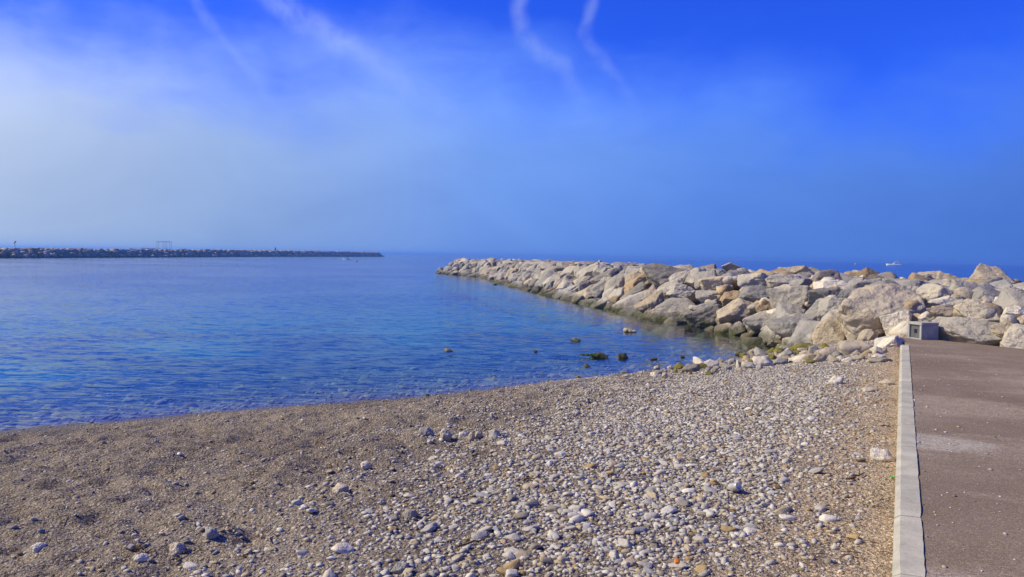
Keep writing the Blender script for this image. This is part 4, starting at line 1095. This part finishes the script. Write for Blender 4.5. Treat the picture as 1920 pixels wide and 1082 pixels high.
def kayak():
    p = hit_z(652, 487.6, 0); L = 18.5 * p.y / FPX
    root = empty('kayak', p, math.pi + R(6)); tag(root, 'long white kayak gliding in front of the far breakwater', 'kayak')
    secs = []
    for t in np.linspace(0, 1, 13):
        x = (t - .5) * L; wv = .40 * math.sin(math.pi * min(max(t, .03), .97)) ** .7; zt = .34 + .14 * abs(2 * t - 1) ** 3
        secs.append([(x, -wv, zt - .08), (x, -wv * .6, -.08), (x, wv * .6, -.08), (x, wv, zt - .08), (x, 0, zt + .04)])
    link('hull', bm_mesh('hull', loft(secs), True), root, M_WHITE)
    b = bmesh.new(); bmesh.ops.create_circle(b, cap_ends=False, radius=.33, segments=16)
    pts = [tuple(v.co) for v in b.verts]; b.free(); b = bmesh.new()
    tube(b, [(x * 1.3 - .1, y * .8, .36) for x, y, _ in pts] + [(pts[0][0] * 1.3 - .1, pts[0][1] * .8, .36)], .035, 6); link('cockpit_rim', bm_mesh('cockpit_rim', b), root, M_DARK)
    # paddler, one skinned body
    me = bpy.data.meshes.new('person')
    J = [((0, 0, .05), .17), ((0, 0, .30), .16), ((.03, 0, .52), .19), ((.04, 0, .66), .07), ((.06, 0, .78), .11), ((.06, 0, .86), .10),
         ((.03, .22, .58), .07), ((.16, .34, .38), .055), ((.42, .28, .42), .045), ((.03, -.22, .58), .07), ((.16, -.34, .38), .055), ((.42, -.28, .42), .045),
         ((.30, .14, .08), .10), ((.65, .15, .14), .075), ((.30, -.14, .08), .10), ((.65, -.15, .14), .075)]
    E_ = [(0, 1), (1, 2), (2, 3), (3, 4), (4, 5), (2, 6), (6, 7), (7, 8), (2, 9), (9, 10), (10, 11), (0, 12), (12, 13), (0, 14), (14, 15)]
    me.from_pydata([j[0] for j in J], E_, [])
    po = bpy.data.objects.new('person', me); col.objects.link(po)
    po.modifiers.new('Skin', 'SKIN'); ss = po.modifiers.new('Sub', 'SUBSURF'); ss.levels = 1; ss.render_levels = 2
    if me.skin_vertices:
        for sv, j in zip(me.skin_vertices[0].data, J): sv.radius = (j[1], j[1])
        me.skin_vertices[0].data[0].use_root = True
    mm, t, out = new_mat('paddler')
    z = t.new('ShaderNodeSeparateXYZ'); t.put(z.inputs[0], t.new('ShaderNodeTexCoord').outputs['Object'])
    principled(t, out, t.ramp(z.outputs[2], [(0.0, (.05, .05, .07)), (.30, (.05, .05, .07)), (.31, (.42, .05, .05)), (.62, (.42, .05, .05)), (.66, (.36, .2, .14)), (.80, (.36, .2, .14)), (.84, (.03, .02, .02))], 'CONSTANT'), .8)
    me.materials.append(mm)
    po.location = p + Vector((.15, 0, .22)); po.rotation_euler = (0, 0, math.pi + R(6))
    tag(po, 'paddler in a dark red top sitting in the white kayak', 'person')
    b = bmesh.new(); tube(b, [(-.5, -1.0, .62), (-.5, 1.0, .78)], .02, 6)
    for s in (-1, 1): box_bm(.03, .40, .16, (-.5, s * 1.15, .70 + s * .09), .01, b)
    po2 = link('paddle', bm_mesh('paddle', b), None, M_DARK); po2.location = p + Vector((.15, 0, .02)); po2.rotation_euler = (0, 0, R(6)); tag(po2, 'double bladed paddle held across the white kayak', 'paddle')
kayak()
def buoy(px, py, r_, mats, label):
    p = hit_z(px, py, 0); o = empty('buoy', p); tag(o, label, 'buoy')
    link('float', bm_mesh('float', lathe([(r_ * .6, -r_ * .4), (r_, 0), (r_ * .95, r_ * .5), (r_ * .45, r_ * .9)], 16), True), o, mats[0])
    link('top_mark', bm_mesh('top_mark', lathe([(r_ * .14, r_ * .9), (r_ * .14, r_ * 1.5), (r_ * .35, r_ * 1.55), (r_ * .3, r_ * 2.1)], 12)), o, mats[1])
buoy(1603.5, 495.5, 0.85, (flat_mat('yellow_paint', (.75, .55, .10), .5), M_STEEL), 'small pale yellow buoy left of the motor cruiser')
buoy(669, 490.8, 0.30, (flat_mat('red_paint', (.45, .06, .04), .5), M_DARK), 'tiny red buoy right of the white kayak')

# ------------------------------------------------------------------ haze
bm = box_bm(14600, 14600, 20.0, (0, 0, -.5)); hz = link('haze', bm_mesh('haze', bm)); hz['kind'] = 'stuff'
tag(hz, 'thin blue sea haze over the water', 'haze')
m, t, out = new_mat('sea_haze')
pv = t.new('ShaderNodeVolumePrincipled'); pv.inputs['Color'].default_value = (0.22, 0.45, 0.95, 1); pv.inputs['Density'].default_value = 0.0005; pv.inputs['Anisotropy'].default_value = 0.35
t.l.new(pv.outputs[0], out.inputs[1]); hz.data.materials.append(m)
